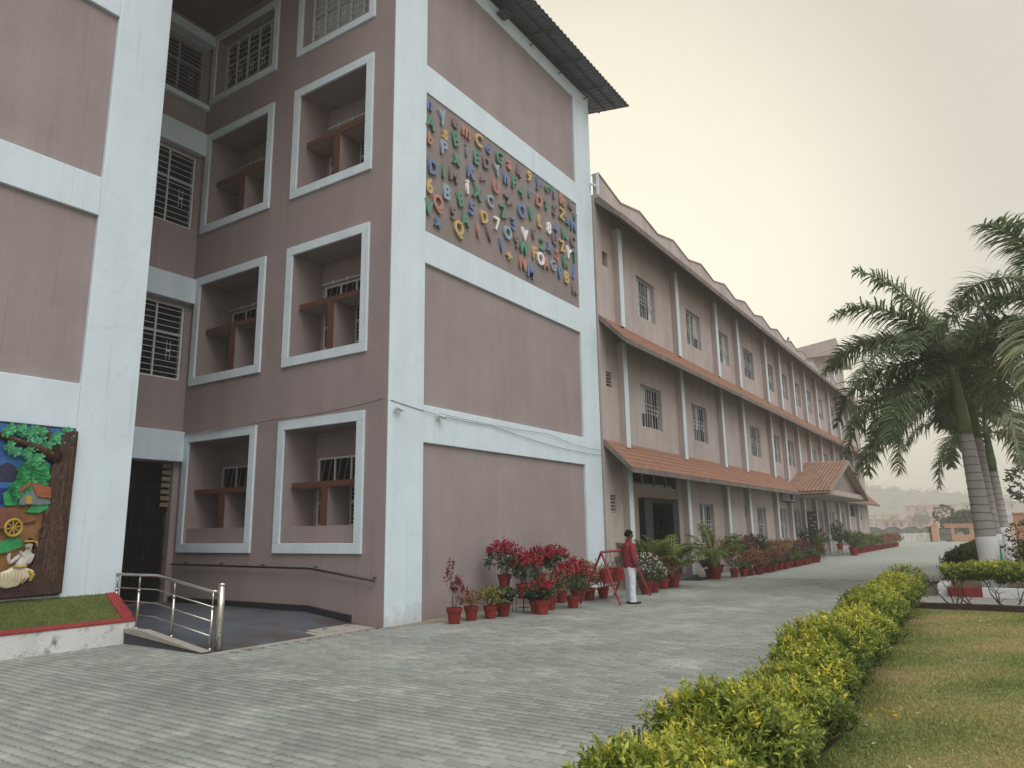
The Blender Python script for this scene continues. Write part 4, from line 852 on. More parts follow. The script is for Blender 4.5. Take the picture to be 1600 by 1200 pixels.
# ================================================================ LAWN, HEDGES, PATH, PALMS
lawn=box('lawn',m_lawn,None,-4,17.5,-14,1.80,-.3,.012,kind='structure')
n=210000
rr_=RS.uniform(0,1,n); gx=4.6+12.7*rr_**1.25; gy=1.78-(RS.uniform(0,1,n))*(2.2+.42*gx*.55)
pat=.45+.32*np.sin(gx*1.05+1.4*np.sin(gy*1.3))*np.cos(gy*1.5+.6)+.15*np.sin(gx*3.1+gy*2.3)+.18*np.clip((gx-9)/8,0,1)
gr=np.clip(pat+RS.normal(0,.16,n),0,1)
P=np.stack([gx,gy,np.full(n,.010)],1); D=RS.normal(0,.75,(n,3)); D[:,2]=RS.uniform(.35,1.0,n)
hgt=RS.uniform(.018,.050,n)*(1+.35*np.sin(gx*2.7)*np.sin(gy*3.3)); 
link('grass',leaf_mesh('grass',P,D,unit(n),hgt,.0045+.00035*gx,gr,L_grass),lawn,kind='stuff')
n=9000; tx=RS.uniform(4,17,n); ty=1.62+(tx-10)*.026-.22+RS.normal(0,.13,n); cl=np.sin(tx*4.1)*np.sin(tx*1.7+1)>-.1; tx,ty=tx[cl],ty[cl]; n=len(tx)
D=RS.normal(0,.5,(n,3)); D[:,2]=RS.uniform(.6,1.2,n)
link('grass_tuft',leaf_mesh('grass_tuft',np.stack([tx,ty,np.full(n,.01)],1),D,unit(n),RS.uniform(.04,.11,n),.006,np.clip(RS.normal(.3,.2,n),0,1),L_grass,droop=.2),lawn,kind='stuff')
# fallen leaves and pebbles on the lawn
n=190; P=np.stack([RS.uniform(5.5,16,n),RS.uniform(-3,1.5,n),np.full(n,.03)],1)
link('leaf_litter',leaf_mesh('leaf_litter',P,unit(n)*np.array([1,1,.15]),np.tile([0,0,1.],(n,1))+.3*unit(n),RS.uniform(.03,.06,n),.025,RS.choice([.95,1.0,.75],n),leafmat('dry_leaf',[(0,(.10,.06,.03)),(.8,(.36,.27,.13)),(1,(.55,.52,.45))],.1)),lawn,kind='stuff')
n=20; P=np.stack([RS.normal(7.75,.16,n),RS.normal(1.05,.07,n),np.full(n,.03)],1)
tag(link('fallen_petals',leaf_mesh('fallen_petals',P,unit(n)*np.array([1,1,.3]),unit(n),.045,.026,RS.uniform(.5,1,n),leafmat('yellow_petal',[(0,(.45,.33,.02)),(1,(.68,.50,.03))],.2)),None),kind='stuff')
bm_=MB(); bm_.lathe([(.0,.0),(.04,.005),(.055,.025),(.04,.045),(0,.05)],(0,0,0),9); pb=bm_.build('husk',mat('pale_husk',(.36,.27,.17),.85,.2,20),None,smooth=True,label='pale dry husk lying alone on the lawn grass',cat='husk'); pb.location=(7.25,-.05,.02); pb.scale=(1.25,.7,.8)
kerb=box('lawn_kerb',m_kerbd,None,17.52,17.68,-14,1.9,-.2,.12,kind='structure')
lp=box('kerb_lip',m_trim,None,17.682,17.80,-14,2.1,-.2,.125); tag(lp,kind='structure')
path=box('side_path',m_path,None,17.81,20.72,-14,1.97,-.2,.006,kind='structure')
# painted kerb blocks round the palm bed
pb_=thing('palm_bed','earth bed edged with alternating red and white kerb blocks under palms','planting bed',(0,0,0))
box('earth',mat('palm_bed_earth',(.14,.115,.07),.95,.3,2,.4,40),pb_,20.95,60,-14,1.30,-.2,.16)
for k in range(20):
    y1=1.30-k*.70; bevel(box('kerb_block',m_limew if k%3 else m_redk,pb_,20.72,20.94,y1-.69,y1,-.2,.22),.015)
for k in range(20):
    x0=20.95+k*1.5; bevel(box('kerb_block',m_redk if k%2 else m_limew,pb_,x0,x0+1.49,1.302,1.52,-.2,.27),.015)
def sprigs(P,ax,nl,L,Wd,base_r,spread=.9):
    """whorls of leaves along short shoots"""
    k=len(P); Q=np.repeat(P,nl,0); A=np.repeat(ax,nl,0); t=np.tile(np.linspace(.15,1,nl),k)[:,None]
    D=A*RS.uniform(.25,.9,(k*nl,1))+unit(k*nl)*spread
    Q=Q+A*t*L*1.6
    rn=np.repeat(base_r,nl)+RS.normal(0,.10,k*nl)
    N_=A+.5*unit(k*nl)
    return Q,D,N_,L*RS.uniform(.6,1.15,k*nl),Wd*RS.uniform(.7,1.1,k*nl),rn
def hedge(name,label,x0,x1,yc,hw,h,ns,nl,L,along='x',m=None,bump=.16,yel=1.0,bottom=.22,stems=True,seed=0,step=1.35,tilt=0.):
    t=thing(name,label,'hedge',(0,0,0))
    s=RS.uniform(0,1,ns)**(1.25 if along=='x' and x0<6 else 1); X=x0+(x1-x0)*s
    ph=X*2*math.pi/step+seed
    hh=h*(1+bump*.55*np.sin(ph)+bump*.6*np.sin(ph*.37+1.3)+bump*.35*np.sin(ph*2.3)); ww=hw*(1+.22*np.sin(ph+.4)+.15*np.sin(ph*1.7))
    th=RS.uniform(-.62,math.pi+.62,ns); rad=RS.uniform(.25,1.12,ns)**.5
    cz=bottom+(hh-bottom)*.45; bz=hh-cz
    Yo=ww*np.cos(th)*rad*(1+.18*RS.normal(size=ns)*.6); Zo=cz+np.where(np.sin(th)>0,bz,cz-bottom*.9)*np.sin(th)*rad
    Zo=Zo+np.abs(RS.normal(0,.03,ns))
    nrm=np.stack([RS.normal(0,.45,ns),np.cos(th),np.sin(th)+.75],1); nrm/=np.linalg.norm(nrm,axis=1,keepdims=True)
    clump=.5+.5*np.sin(X*5.1+seed)*np.sin(Yo*6.3+1.0+X*1.3)
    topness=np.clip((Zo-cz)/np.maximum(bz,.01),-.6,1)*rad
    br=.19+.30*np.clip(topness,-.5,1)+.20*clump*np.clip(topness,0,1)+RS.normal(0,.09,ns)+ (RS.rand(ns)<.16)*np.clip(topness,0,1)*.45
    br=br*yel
    P=np.stack([X,yc+Yo+(X-10)*tilt,Zo],1)
    if along=='y': P=np.stack([yc+Yo,X,Zo],1); nrm=nrm[:,[1,0,2]]
    Q,D,N_,Ls,Ws,rn=sprigs(P,nrm,nl,L,L*.40,br)
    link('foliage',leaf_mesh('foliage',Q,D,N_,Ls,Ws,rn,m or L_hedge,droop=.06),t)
    if stems:
        rs_=random.Random(seed+5)
        xx=x0+.2
        while xx<x1:
            sm=MB()
            for b in range(rs_.randint(2,4)):
                ox,oy=max(-.1,min(.1,rs_.gauss(0,.07))),max(-.08,min(.08,rs_.gauss(0,.05))); pts=[(ox*.3,oy*.3,0)]
                for q in range(1,5): pts.append((ox*(1+q*.9)+rs_.gauss(0,.03),oy*(1+q*.8)+rs_.gauss(0,.03),h*.21*q))
                f=(lambda p:(xx+p[0],yc+p[1]+(xx-10)*tilt,p[2])) if along=='x' else (lambda p:(yc+p[1],xx+p[0],p[2]))
                pp_=[f(p) for p in pts]; sm.tube(pp_,[.016,.013,.010,.007,.004],5)
                for q in range(3):
                    a=Vector(pts[rs_.randint(1,3)]); e=a+Vector((rs_.uniform(-.16,.16),rs_.uniform(-.16,.16),rs_.uniform(.03,.2))); sm.tube([f(a),f(a.lerp(e,.5)+Vector((0,0,.02))),f(e)],[.006,.005,.003],4)
            sm.build('stem',m_twig,t); xx+=rs_.uniform(.35,.6)
    return t
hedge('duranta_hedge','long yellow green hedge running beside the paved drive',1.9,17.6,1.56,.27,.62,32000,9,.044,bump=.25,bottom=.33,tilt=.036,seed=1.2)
hedge('duranta_hedge','short yellow topped hedge crossing behind the lawn with bare stems below',-3.4,1.15,17.75,.28,.80,6000,8,.058,along='y',bump=.05,bottom=.55,seed=.3)
hedge('clipped_hedge','dark green clipped hedge beside the drive at the palm bed',24.2,40,1.05,.42,.80,4200,9,.085,m=L_clip,bump=.04,yel=.95,bottom=.12,stems=False,seed=2)
hedge('clipped_hedge','low dark hedge straggling before the white palm trunk',-3.2,.3,21.35,.22,.55,900,8,.07,along='y',m=L_clip,bump=.3,yel=.9,bottom=.25,seed=4)
def bush(x,y,h,r,label,m,n=1800,size=.10):
    t=thing('round_bush',label,'bush',(x,y,0)); MB().tube([(0,0,0),(.05,0,h*.5)],[.04,.02],6).tube([(0,0,0),(-.1,.1,h*.6)],[.03,.015],6).build('stem',m_twig,t)
    link('foliage',crown_mesh(r,h,n,size,m,12,'foliage'),t,(0,0,h*.58)); return t
bush(26.5,-.75,1.35,.75,'dark rounded bush right of the palm trunks',L_dark,2600,.11); bush(24.2,-1.2,.7,.55,'low olive shrub before the dark rounded bush',L_clip,1600,.09); bush(33,-1.0,1.0,.8,'straggly green shrub near the red rails',L_shrub,1500,.12)
# ---- royal palms
def frond_mesh(L,az,el,curve,nl,ll,seed,brown=0.):
    rs_=np.random.RandomState(seed); K=26
    pts=[];p=np.zeros(3);a=el
    for i in range(K+1):
        pts.append(p.copy()); t=i/K
        d=np.array([math.cos(a)*math.cos(az),math.cos(a)*math.sin(az),math.sin(a)]); p=p+d*L/K; a=max(a-curve/K*(.55+.9*t),-1.5)
    pts=np.array(pts)
    T=np.gradient(pts,axis=0); T/=np.linalg.norm(T,axis=1,keepdims=True)
    mb=MB(); mb.tube(pts[::2],list(np.linspace(.036,.005,len(pts[::2]))),5)
    nv=len(mb.v); fr=[list(f) for f in mb.f]
    V=[];F=[];R=[]
    side0=np.array([-math.sin(az),math.cos(az),0])
    for s in (-1,1):
        for k in range(nl):
            t=.10+.90*(k+.5*rs_.rand())/nl; x=t*K; i=min(int(x),K-1); f=x-i
            P=pts[i]*(1-f)+pts[i+1]*f; d=T[i]; up=np.cross(side0,d); up/=np.linalg.norm(up)
            if up[2]<0: up=-up
            l=ll*(math.sin(math.pi*(.12+.82*t))**.7)*rs_.uniform(.65,1.12)
            pl=rs_.choice([-.25,.15,.5])+rs_.normal(0,.12)
            dirv=side0*s*math.cos(pl)*.85+up*math.sin(pl)+d*rs_.uniform(.35,.65); dirv/=np.linalg.norm(dirv)
            w=.026*rs_.uniform(.7,1.2); wd=np.cross(dirv,up); wd/=max(np.linalg.norm(wd),1e-6)
            c=[P]; dd=dirv.copy()
            for q in range(3):
                c.append(c[-1]+dd*l/3); dd=dd+np.array([0,0,-.38-.16*q])*rs_.uniform(.5,1.5); dd/=np.linalg.norm(dd)
            b=len(V); ws=[w*.7,w,w*.8,.002]
            for q in range(4): V+= [c[q]+wd*ws[q],c[q]-wd*ws[q]]
            r=np.clip(rs_.beta(2,3)*.9+brown,0,1)
            for q in range(3): F.append((b+2*q,b+2*q+1,b+2*q+3,b+2*q+2)); R.append(r)
    me=quad_mesh('frond',np.array(V),np.array(F),np.array(R),L_palm)
    return me,mb
def palm(x,y,h,label,nf,flen,seed,lean=(0,0),tr=.275,white=1.38,spec=None,hc=2.0):
    rs_=random.Random(seed); t=thing('royal_palm',label,'palm tree',(x,y,.0))
    lx,ly=lean
    def ax(z): return (lx*(z/h)**1.3,ly*(z/h)**1.3,z)
    prof=[]; z=white
    n=int((h-white)/.19)
    tb=MB(); pts=[];rad=[]
    for i in range(n+1):
        zz=white+(h-white)*i/n; rr0=tr*(1.0-.30*(i/n)); 
        pts+= [ax(zz),ax(min(zz+.03,h))]; rad+=[rr0*1.015,rr0*.985]
    tb.tube(pts,rad,16); tb.build('trunk',m_trunk,t,smooth=True)
    rb_=MB()
    for i in range(n):
        zz=white+(h-white)*(i+.95)/n; rr0=tr*(1.0-.30*(i/n)); c=ax(zz); q=16
        rb_.tube([(c[0]+rr0*math.cos(a_),c[1]+rr0*math.sin(a_),c[2]+.006*math.sin(a_*2+i)) for a_ in np.linspace(0,6.2832,q+1)],.011,5,cap=False)
    rb_.build('leaf_scar',m_scar,t)
    wb=MB(); zs=np.linspace(.0,white,7); wb.tube([ax(z) for z in zs],[tr*(1.22-.20*min(1,z/.6)) for z in zs],16); wb.build('limewashed_base',m_limew,t,smooth=True)
    cs=MB(); zs=np.linspace(h,h+hc,7); cs.tube([ax(z) for z in zs],[tr*.68,tr*.76,tr*.66,tr*.56,tr*.48,tr*.40,tr*.30],14); cs.build('crownshaft',m_cshaft,t,smooth=True)
    top=Vector(ax(h+hc-.15))
    for k in range(nf):
        az,el,cv,L,br=spec[k] if spec and k<len(spec) else (k*2.399+rs_.uniform(-.2,.2),1.3-1.45*(k/nf)+rs_.uniform(-.1,.1),1.5+.9*(k/nf),flen*rs_.uniform(.85,1.08),.0 if k<nf-2 else .35)
        me,mb=frond_mesh(L,az,el,cv,115,.92*L/3.7,seed*50+k,br)
        o=link('frond',me,t,top-Vector((0,0,.04*k))); mb.build('midrib',m_rachis,o)
    return t
R_=math.radians
# azimuths: +90 deg points towards the school, 180 back to the viewer
sp1=[(R_(97),1.28,.9,3.44,0),(R_(122),.98,1.55,3.44,0),(R_(75),.72,1.7,3.53,0),(R_(105),.62,1.75,3.53,.05),(R_(138),.40,1.8,3.63,0),(R_(88),.22,1.75,3.72,.1),(R_(20),1.0,1.4,3.35,0),(R_(-40),.95,1.5,3.35,0),(R_(-80),.55,1.7,3.44,.1),(R_(-110),.45,1.7,3.35,.05),(R_(50),.05,1.5,3.72,.2),(R_(-15),.3,1.5,3.44,.1),(R_(150),-.02,1.55,3.63,0),(R_(-60),1.2,1.1,3.35,0),(R_(112),-.10,1.35,3.72,.1),(R_(165),.80,1.8,3.07,.0),(R_(5),.5,1.7,3.44,.0),(R_(68),-.30,1.1,3.63,.3),(R_(-140),.9,1.6,3.16,0),(R_(60),1.05,1.3,3.44,0),(R_(128),.20,1.6,3.63,0),(R_(98),-.38,.9,3.53,.25)]
palm(21.7,.36,3.95,'nearest royal palm with thick grey trunk and white limewashed base',22,3.6,3,lean=(.1,.16),tr=.225,spec=sp1,hc=2.3)
palm(26.6,.26,4.3,'second royal palm with trunk hidden close behind the nearest palm',13,3.6,9,lean=(0,.1),tr=.2,white=1.38)
palm(32.5,.02,3.6,'third royal palm with white base farther along the bed',12,3.5,14,lean=(0,.06),tr=.21,white=1.55)
palm(20.6,-1.75,4.6,'royal palm outside the frame edge with fronds reaching in',11,3.8,22,tr=.27,hc=2.3)
gn=thing('green_wrapping','green paper wrapped on the white palm base','paper',(0,0,0))
g=MB()
for i in range(5):
    a0=3.6+.16*i; a1=a0+.16; f=lambda a,z:(21.7+.285*math.cos(a),.36+.285*math.sin(a),z); hh=[.25,.6,.9,1.15,.85,.55][i:i+2]
    g.add([f(a0,.30),f(a1,.30),f(a1,hh[1]),f(a0,hh[0])],[(0,1,2,3)])
go=g.build('paper',mat('green_paper',(.03,.30,.17),.5,.2,8),gn)
so=go.modifiers.new('t','SOLIDIFY'); so.thickness=.006; so.offset=1
# ================================================================ POTS AND PLANTS
pmb=MB(); pmb.lathe([(.095,0),(.10,.01),(.128,.185),(.143,.19),(.150,.25),(.150,.262),(.136,.262),(.132,.225)],n=18,cap=False); pmb.add([(0.095*math.cos(t),.095*math.sin(t),.001) for t in np.linspace(0,5.93,18)],[tuple(reversed(range(18)))])
POT=pmb.mesh('pot',m_pot,smooth=False)
smb=MB(); smb.lathe([(.133,.225),(.07,.235),(.0,.238)],n=18,cap=False); SOIL=smb.mesh('soil',m_soil)
def stemmesh(n,h,r,seed,thick=.006):
    rs=random.Random(seed); m=MB()
    for k in range(n):
        a=rs.random()*6.28; q=rs.random()**.5*r*.8; z=h*rs.uniform(.6,.95)
        m.tube([(.03*math.cos(a),.03*math.sin(a),.22),(q*.4*math.cos(a),q*.4*math.sin(a),.25+z*.5),(q*math.cos(a),q*math.sin(a),.25+z)],[thick,thick*.8,thick*.4],4)
    return m.mesh('stem',m_twig)
def plant(kind,h,r,seed):
    """foliage mesh above a pot rim (z .25); h height of the leaves, r radius"""
    global RS
    keep=RS; RS=np.random.RandomState(seed)
    def whorl(nc,nl,zfun,L,W,br,out=.9,rr=None):
        a=RS.uniform(0,6.283,nc); q=np.sqrt(RS.uniform(0,1,nc))*(rr if rr is not None else r); z=zfun(nc,q)
        P=np.stack([q*np.cos(a),q*np.sin(a),z],1); ax_=np.stack([np.cos(a)*q/r,np.sin(a)*q/r,np.full(nc,.9)],1)
        return sprigs(P,ax_,nl,L,W,np.full(nc,br) if np.isscalar(br) else br,out)
    sets=[]
    dome=lambda lo,hi:(lambda n,q:.25+h*(lo+(hi-lo)*RS.uniform(0,1,n))*(1-.35*(q/r)**2))
    if kind=='red':
        sets=[(whorl(80,6,dome(.15,.72),.085,.042,.45),0,L_dark),(whorl(70,7,dome(.72,1.0),.075,.05,.55),1,L_red)]
    elif kind=='pink':
        c=[(0,0,.45),(.06,.03,.75),(-.09,.02,.62),(.10,-.06,1.0),(.02,-.08,.6),(-.14,-.02,.40)]
        P=np.array([[x*r/.14,y*r/.14,.25+h*z] for x,y,z in c]); P=np.repeat(P,9,0)+RS.normal(0,.035,(54,3))*np.array([1,1,1.6]); sets=[(sprigs(P,np.tile([0,0,1.],(54,1)),7,.06,.038,np.full(54,.45),1.0),0,L_pink)]
    elif kind=='yellow': sets=[(whorl(110,7,dome(.1,.9),.055,.026,np.clip(RS.uniform(.2,1,110),0,1)),0,L_yell)]
    elif kind=='brown': sets=[(whorl(110,8,dome(.0,.95),.060,.018,np.clip(RS.uniform(.1,.9,110),0,1),1.1),0,L_croton)]
    elif kind=='croton': sets=[(whorl(75,8,dome(.1,.95),.115,.032,np.clip(RS.uniform(.25,.95,75),0,1),.9),0,L_croton)]
    elif kind=='white':
        d=whorl(120,7,dome(.0,.95),.06,.024,.45); a=RS.uniform(0,6.283,90); ph=np.arccos(RS.uniform(-.25,1,90)); C=np.stack([r*np.sin(ph)*np.cos(a),r*np.sin(ph)*np.sin(a),.25+h*.5+h*.48*np.cos(ph)],1)
        out=C-np.array([0,0,.25+h*.5]); out/=np.linalg.norm(out,axis=1,keepdims=True)
        sets=[(d,0,L_dark),(sprigs(C,out,8,.024,.018,np.full(90,.6),1.0),1,L_white)]
    elif kind=='mag':
        d=whorl(100,7,dome(.0,.8),.065,.030,.5); f=whorl(60,9,dome(.65,1.0),.03,.026,.5,1.0)
        sets=[(d,0,L_dark),(f,1,L_mag)]
    elif kind=='green': sets=[(whorl(90,8,dome(.05,.95),.10,.03,np.clip(RS.uniform(.2,1,90),0,1)),0,L_shrub)]
    elif kind=='dark': sets=[(whorl(120,8,dome(.1,1.0),.09,.045,.4),0,L_dark)]
    elif kind=='areca':
        V=[];F=[];R=[]
        for k in range(16):
            az=k*2.4+RS.uniform(-.3,.3); el=RS.uniform(.75,1.45); L=h*RS.uniform(.75,1.15); p=np.array([.03*math.cos(az),.03*math.sin(az),.22]); a=el; K=14; pts=[]
            for i in range(K+1):
                pts.append(p.copy()); p=p+np.array([math.cos(a)*math.cos(az),math.cos(a)*math.sin(az),math.sin(a)])*L/K; a-=RS.uniform(.9,1.7)/K*(.2+1.6*i/K)
            s0=np.array([-math.sin(az),math.cos(az),0])
            for i in range(K):
                d=(pts[i+1]-pts[i]); d/=np.linalg.norm(d); wv=.006; b=len(V); V+=[pts[i]+s0*wv,pts[i]-s0*wv,pts[i+1]-s0*wv,pts[i+1]+s0*wv]; F.append((b,b+1,b+2,b+3)); R.append(.8)
                if i<4: continue
                for q in range(3):
                    P=pts[i]+(pts[i+1]-pts[i])*q/3; up=np.cross(s0,d); 
                    for s in (-1,1):
                        l=.26*h*math.sin(math.pi*(.15+.75*(i-4)/(K-4))); dv=s0*s*.75+d*.75+up*RS.uniform(-.1,.4); dv/=np.linalg.norm(dv); m_=P+dv*l*.5; e=P+dv*l+np.array([0,0,-l*.22]); wd=np.cross(dv,up)*.013
                        b=len(V); V+=[P,m_+wd,e,m_-wd]; F.append((b,b+1,b+2,b+3)); R.append(RS.beta(2,2.2))
        me=quad_mesh('foliage',np.array(V),np.array(F),np.array(R),L_areca); RS=keep; return me
    Q=np.concatenate([s[0][0] for s in sets]);D=np.concatenate([s[0][1] for s in sets]);N_=np.concatenate([s[0][2] for s in sets]);L_=np.concatenate([s[0][3] for s in sets]);W_=np.concatenate([s[0][4] for s in sets]);r_=np.concatenate([s[0][5] for s in sets])
    mi=np.concatenate([np.full(len(s[0][0]),s[1]) for s in sets])
    me=leaf_mesh('foliage',Q,D,N_,L_,W_,r_,[s[2] for s in sets],mi,droop=.18); RS=keep; return me
PG='potted plants along the school wall'
pcache={}
def pot(x,y,kind,h,r,label,s=1.0,z=0.,seed=None,rz=None,stem=8):
    t=thing('potted_plant',label,'potted plant',(x,y,z+.002),rz if rz is not None else random.uniform(0,6.28),PG)
    q=random.uniform(.95,1.05); t.scale=(s*q,s*q,s*random.uniform(.92,1.06))
    link('pot',POT,t); link('soil',SOIL,t)
    key=(kind,round(h/s,1),round(r/s,1),seed)
    if key not in pcache: pcache[key]=(plant(kind,h/s,r/s,(seed or 0)+17),None if kind=='areca' else stemmesh(stem,h/s,r/s,5))
    a,b=pcache[key]; link('foliage',a,t)
    if b: link('stem',b,t)
    return t
def stand(x,y,h,label):
    t=thing('plant_stand',label,'plant stand',(x,y,0))
    m=MB(); r=.15
    m.tube([(r*math.cos(a),r*math.sin(a),h) for a in np.linspace(0,6.283,17)],.008,5); m.tube([(r*.75*math.cos(a),r*.75*math.sin(a),h*.35) for a in np.linspace(0,6.283,13)],.006,5); m.tube([(-r,0,h-.004),(r,0,h-.004)],.007,5); m.tube([(0,-r,h-.004),(0,r,h-.004)],.007,5); m.build('ring',m_wire,t)
    for k in range(4):
        a=k*math.pi/2+.6; MB().tube([(r*math.cos(a),r*math.sin(a),h),(r*1.08*math.cos(a),r*1.08*math.sin(a),0)],.008,5).build('leg',m_wire,t)
    return t
pot(11.22,8.78,'pink',.66,.22,'dusky pink leggy plant in red pot nearest the corner column',1.05,seed=1)
pot(11.78,8.80,'brown',.26,.22,'low rusty brown plant in red pot beside the dusky pink one',1.0,seed=2)
pot(12.22,8.66,'yellow',.42,.24,'yellow variegated bush in red pot near the corner column',.95,seed=3)
pot(12.62,8.62,'dark',.2,.16,'small dark green plant in red pot under the wire stand',1.05,seed=4)
for i,(x,y,h,l) in enumerate([(13.2,8.98,.50,'first'),(13.38,8.62,.30,'second'),(14.75,9.05,.46,'third'),(15.25,8.95,.46,'fourth')]): stand(x,y,h,'black wire plant stand, %s from the corner, under a red leaved plant'%l)
pot(13.2,8.98,'red',.62,.30,'tall red tipped plant in pot raised on the first wire stand',1.0,z=.50,seed=5)
pot(13.38,8.62,'red',.62,.32,'bushy crimson plant in pot on the lower wire stand',1.08,z=.30,seed=6)
pot(14.75,9.05,'red',.58,.28,'crimson topped plant on wire stand at the wall behind the others',1.0,z=.46,seed=7)
pot(15.25,8.95,'red',.66,.24,'tallest crimson plant on wire stand with a supporting stick',1.0,z=.46,seed=8)
pot(13.36,8.30,'dark',.1,.1,'plain red pot standing below the lower wire stand',1.0,seed=9)
pot(13.3,8.12,'red',.30,.17,'short crimson plant in red pot at the front of the row',1.1,seed=10)
pot(14.1,8.40,'brown',.50,.30,'spreading olive brown plant in red pot between two crimson ones',1.05,seed=11)
pot(14.62,8.12,'red',.80,.34,'big bright crimson plant on thin stem in red pot in front',1.05,seed=12,stem=4)
pot(15.55,8.95,'yellow',.25,.2,'pale green low plant in pot behind the big crimson plant',1.0,seed=13)
pot(15.95,8.72,'yellow',.26,.22,'low yellow green plant in red pot before the far column',1.0,seed=14)
pot(16.35,8.62,'croton',.48,.30,'reddish croton in red pot behind the red frame stand',1.05,seed=15); pot(16.95,8.55,'croton',.42,.30,'second reddish croton in red pot behind the red frame stand',1.05,seed=16); pot(16.55,9.1,'croton',.6,.28,'reddish croton at the wall behind the red frame stand',1.0,seed=17)
pot(18.42,8.02,'white',.72,.40,'round bush of small white flowers in broad red pot',1.25,seed=18); pot(19.0,8.05,'white',.50,.34,'lower white flowered bush in red pot beside the round one',1.0,seed=19)
pot(19.35,8.5,'white',.55,.3,'white flowered plant at the back of the white flower group',1.0,seed=29)
pot(20.2,8.25,'croton',.58,.36,'rusty croton in red pot between white flowers and palm',1.15,seed=20)
pot(20.85,8.22,'areca',1.25,.7,'feathery potted palm in tall red pot before the entrance',1.5,seed=21); pot(20.2,8.75,'areca',1.45,.7,'darker feathery potted palm close to the door frame',1.35,seed=22)
pot(24.6,8.20,'areca',1.55,.9,'large feathery potted palm in big red pot below the first ground window',1.55,seed=23); pot(25.0,8.55,'dark',.25,.2,'small dark plant in red pot beside the large potted palm',1.1,seed=24)
pot(25.75,7.92,'yellow',.62,.28,'yellow leaved croton in red pot at the start of the long row',1.12,seed=25); pot(26.35,7.78,'white',.20,.16,'small white flowered plant in red pot at the start of the long row',1.12,seed=26)
pot(26.2,8.6,'croton',.85,.45,'tall spreading rusty croton behind the small white flowers',1.15,seed=27,z=.1)
pot(26.95,7.72,'croton',.80,.42,'bushy rose croton in red pot at the front of the long row',1.05,seed=28)
ORD='first second third fourth fifth sixth seventh eighth ninth tenth eleventh twelfth thirteenth'.split(); cnt={}
kinds=['croton','mag','mag','croton','mag','mag','mag','yellow','green','white','green','white','mag','green','white','green','mag','green']
K1={'mag':('magenta flowered plant in red pot in the front row of the long bed',.50,.30),'croton':('rusty croton in red pot in the front row of the long bed',.52,.30),'yellow':('yellow leaved plant in red pot in the front row of the long bed',.4,.28),'green':('low green plant in red pot in the front row of the long bed',.30,.26),'white':('low white flowered plant in red pot in the front row of the long bed',.24,.24)}
for i,k in enumerate(kinds):
    l,h,r=K1[k]; cnt[k]=cnt.get(k,0)+1; l=ORD[cnt[k]-1]+' '+l; pot(27.6+.62*i,7.62+.05*math.sin(i*1.9),k,h,r,l,1.12,seed=40+i%3)
cnt={}
kinds=['mag','mag','dark','mag','yellow','croton','croton','yellow','croton','mag','mag','mag','mag']
K2={'mag':('taller magenta flowered plant raised in the back row of the long bed',.62,.42),'croton':('taller rusty croton raised in the back row of the long bed',.60,.40),'yellow':('taller yellow leaved plant raised in the back row of the long bed',.6,.32),'dark':('tall dark green plant in the back row of the long bed',.6,.4)}
for i,k in enumerate(kinds):
    l,h,r=K2[k]; cnt[k]=cnt.get(k,0)+1; l=ORD[cnt[k]-1]+' '+l; pot(28.0+.85*i,8.3+.12*math.sin(i*2.3),k,h*(1.12 if i<3 else .95),r,l,1.15,z=.34 if i<4 else .22,seed=50+i%4)
for i in range(13): box('brick_support',m_conc,None,27.85+.85*i,28.15+.85*i,8.15+.12*math.sin(i*2.3),8.45+.12*math.sin(i*2.3),.003,.336 if i<4 else .217,label=ORD[i]+' low grey block from the palm end under a raised back row pot',cat='block',group='blocks under the raised pots')
stand(40.2,7.85,.42,'low wire stand under a green plant beyond the long row'); pot(40.2,7.85,'green',.42,.34,'spiky green plant in red pot on the low wire stand',1.2,z=.42,seed=60)
pot(43.2,8.9,'dark',1.35,.55,'tall dark leaved plant against the wall beyond the notice board',1.3,seed=61)
stand(45.6,7.9,.35,'wide wire stand under the dark upright plant'); pot(45.6,7.9,'dark',1.15,.35,'upright very dark plant on wire stand before the wall',1.2,z=.35,seed=62)
pot(46.6,7.35,'green',.85,.62,'large bright green plant in big red pot at the drive edge',1.75,seed=63); pot(48.2,7.6,'green',.85,.6,'second large green plant in big red pot farther along',1.6,seed=64)
for i in range(9): pot(49.4+.9*i,7.6-.02*i,['green','yellow','green'][i%3],.72,.42,ORD[i]+' leafy green pot plant in the far row after the two large ones',1.3,seed=70+i%2)
for i in range(11): pot(57.6+.85*i,7.45-.02*i,'croton',.62,.40,ORD[i]+' rusty croton in red pot along the far end of the wall',1.2,seed=80+i%2)
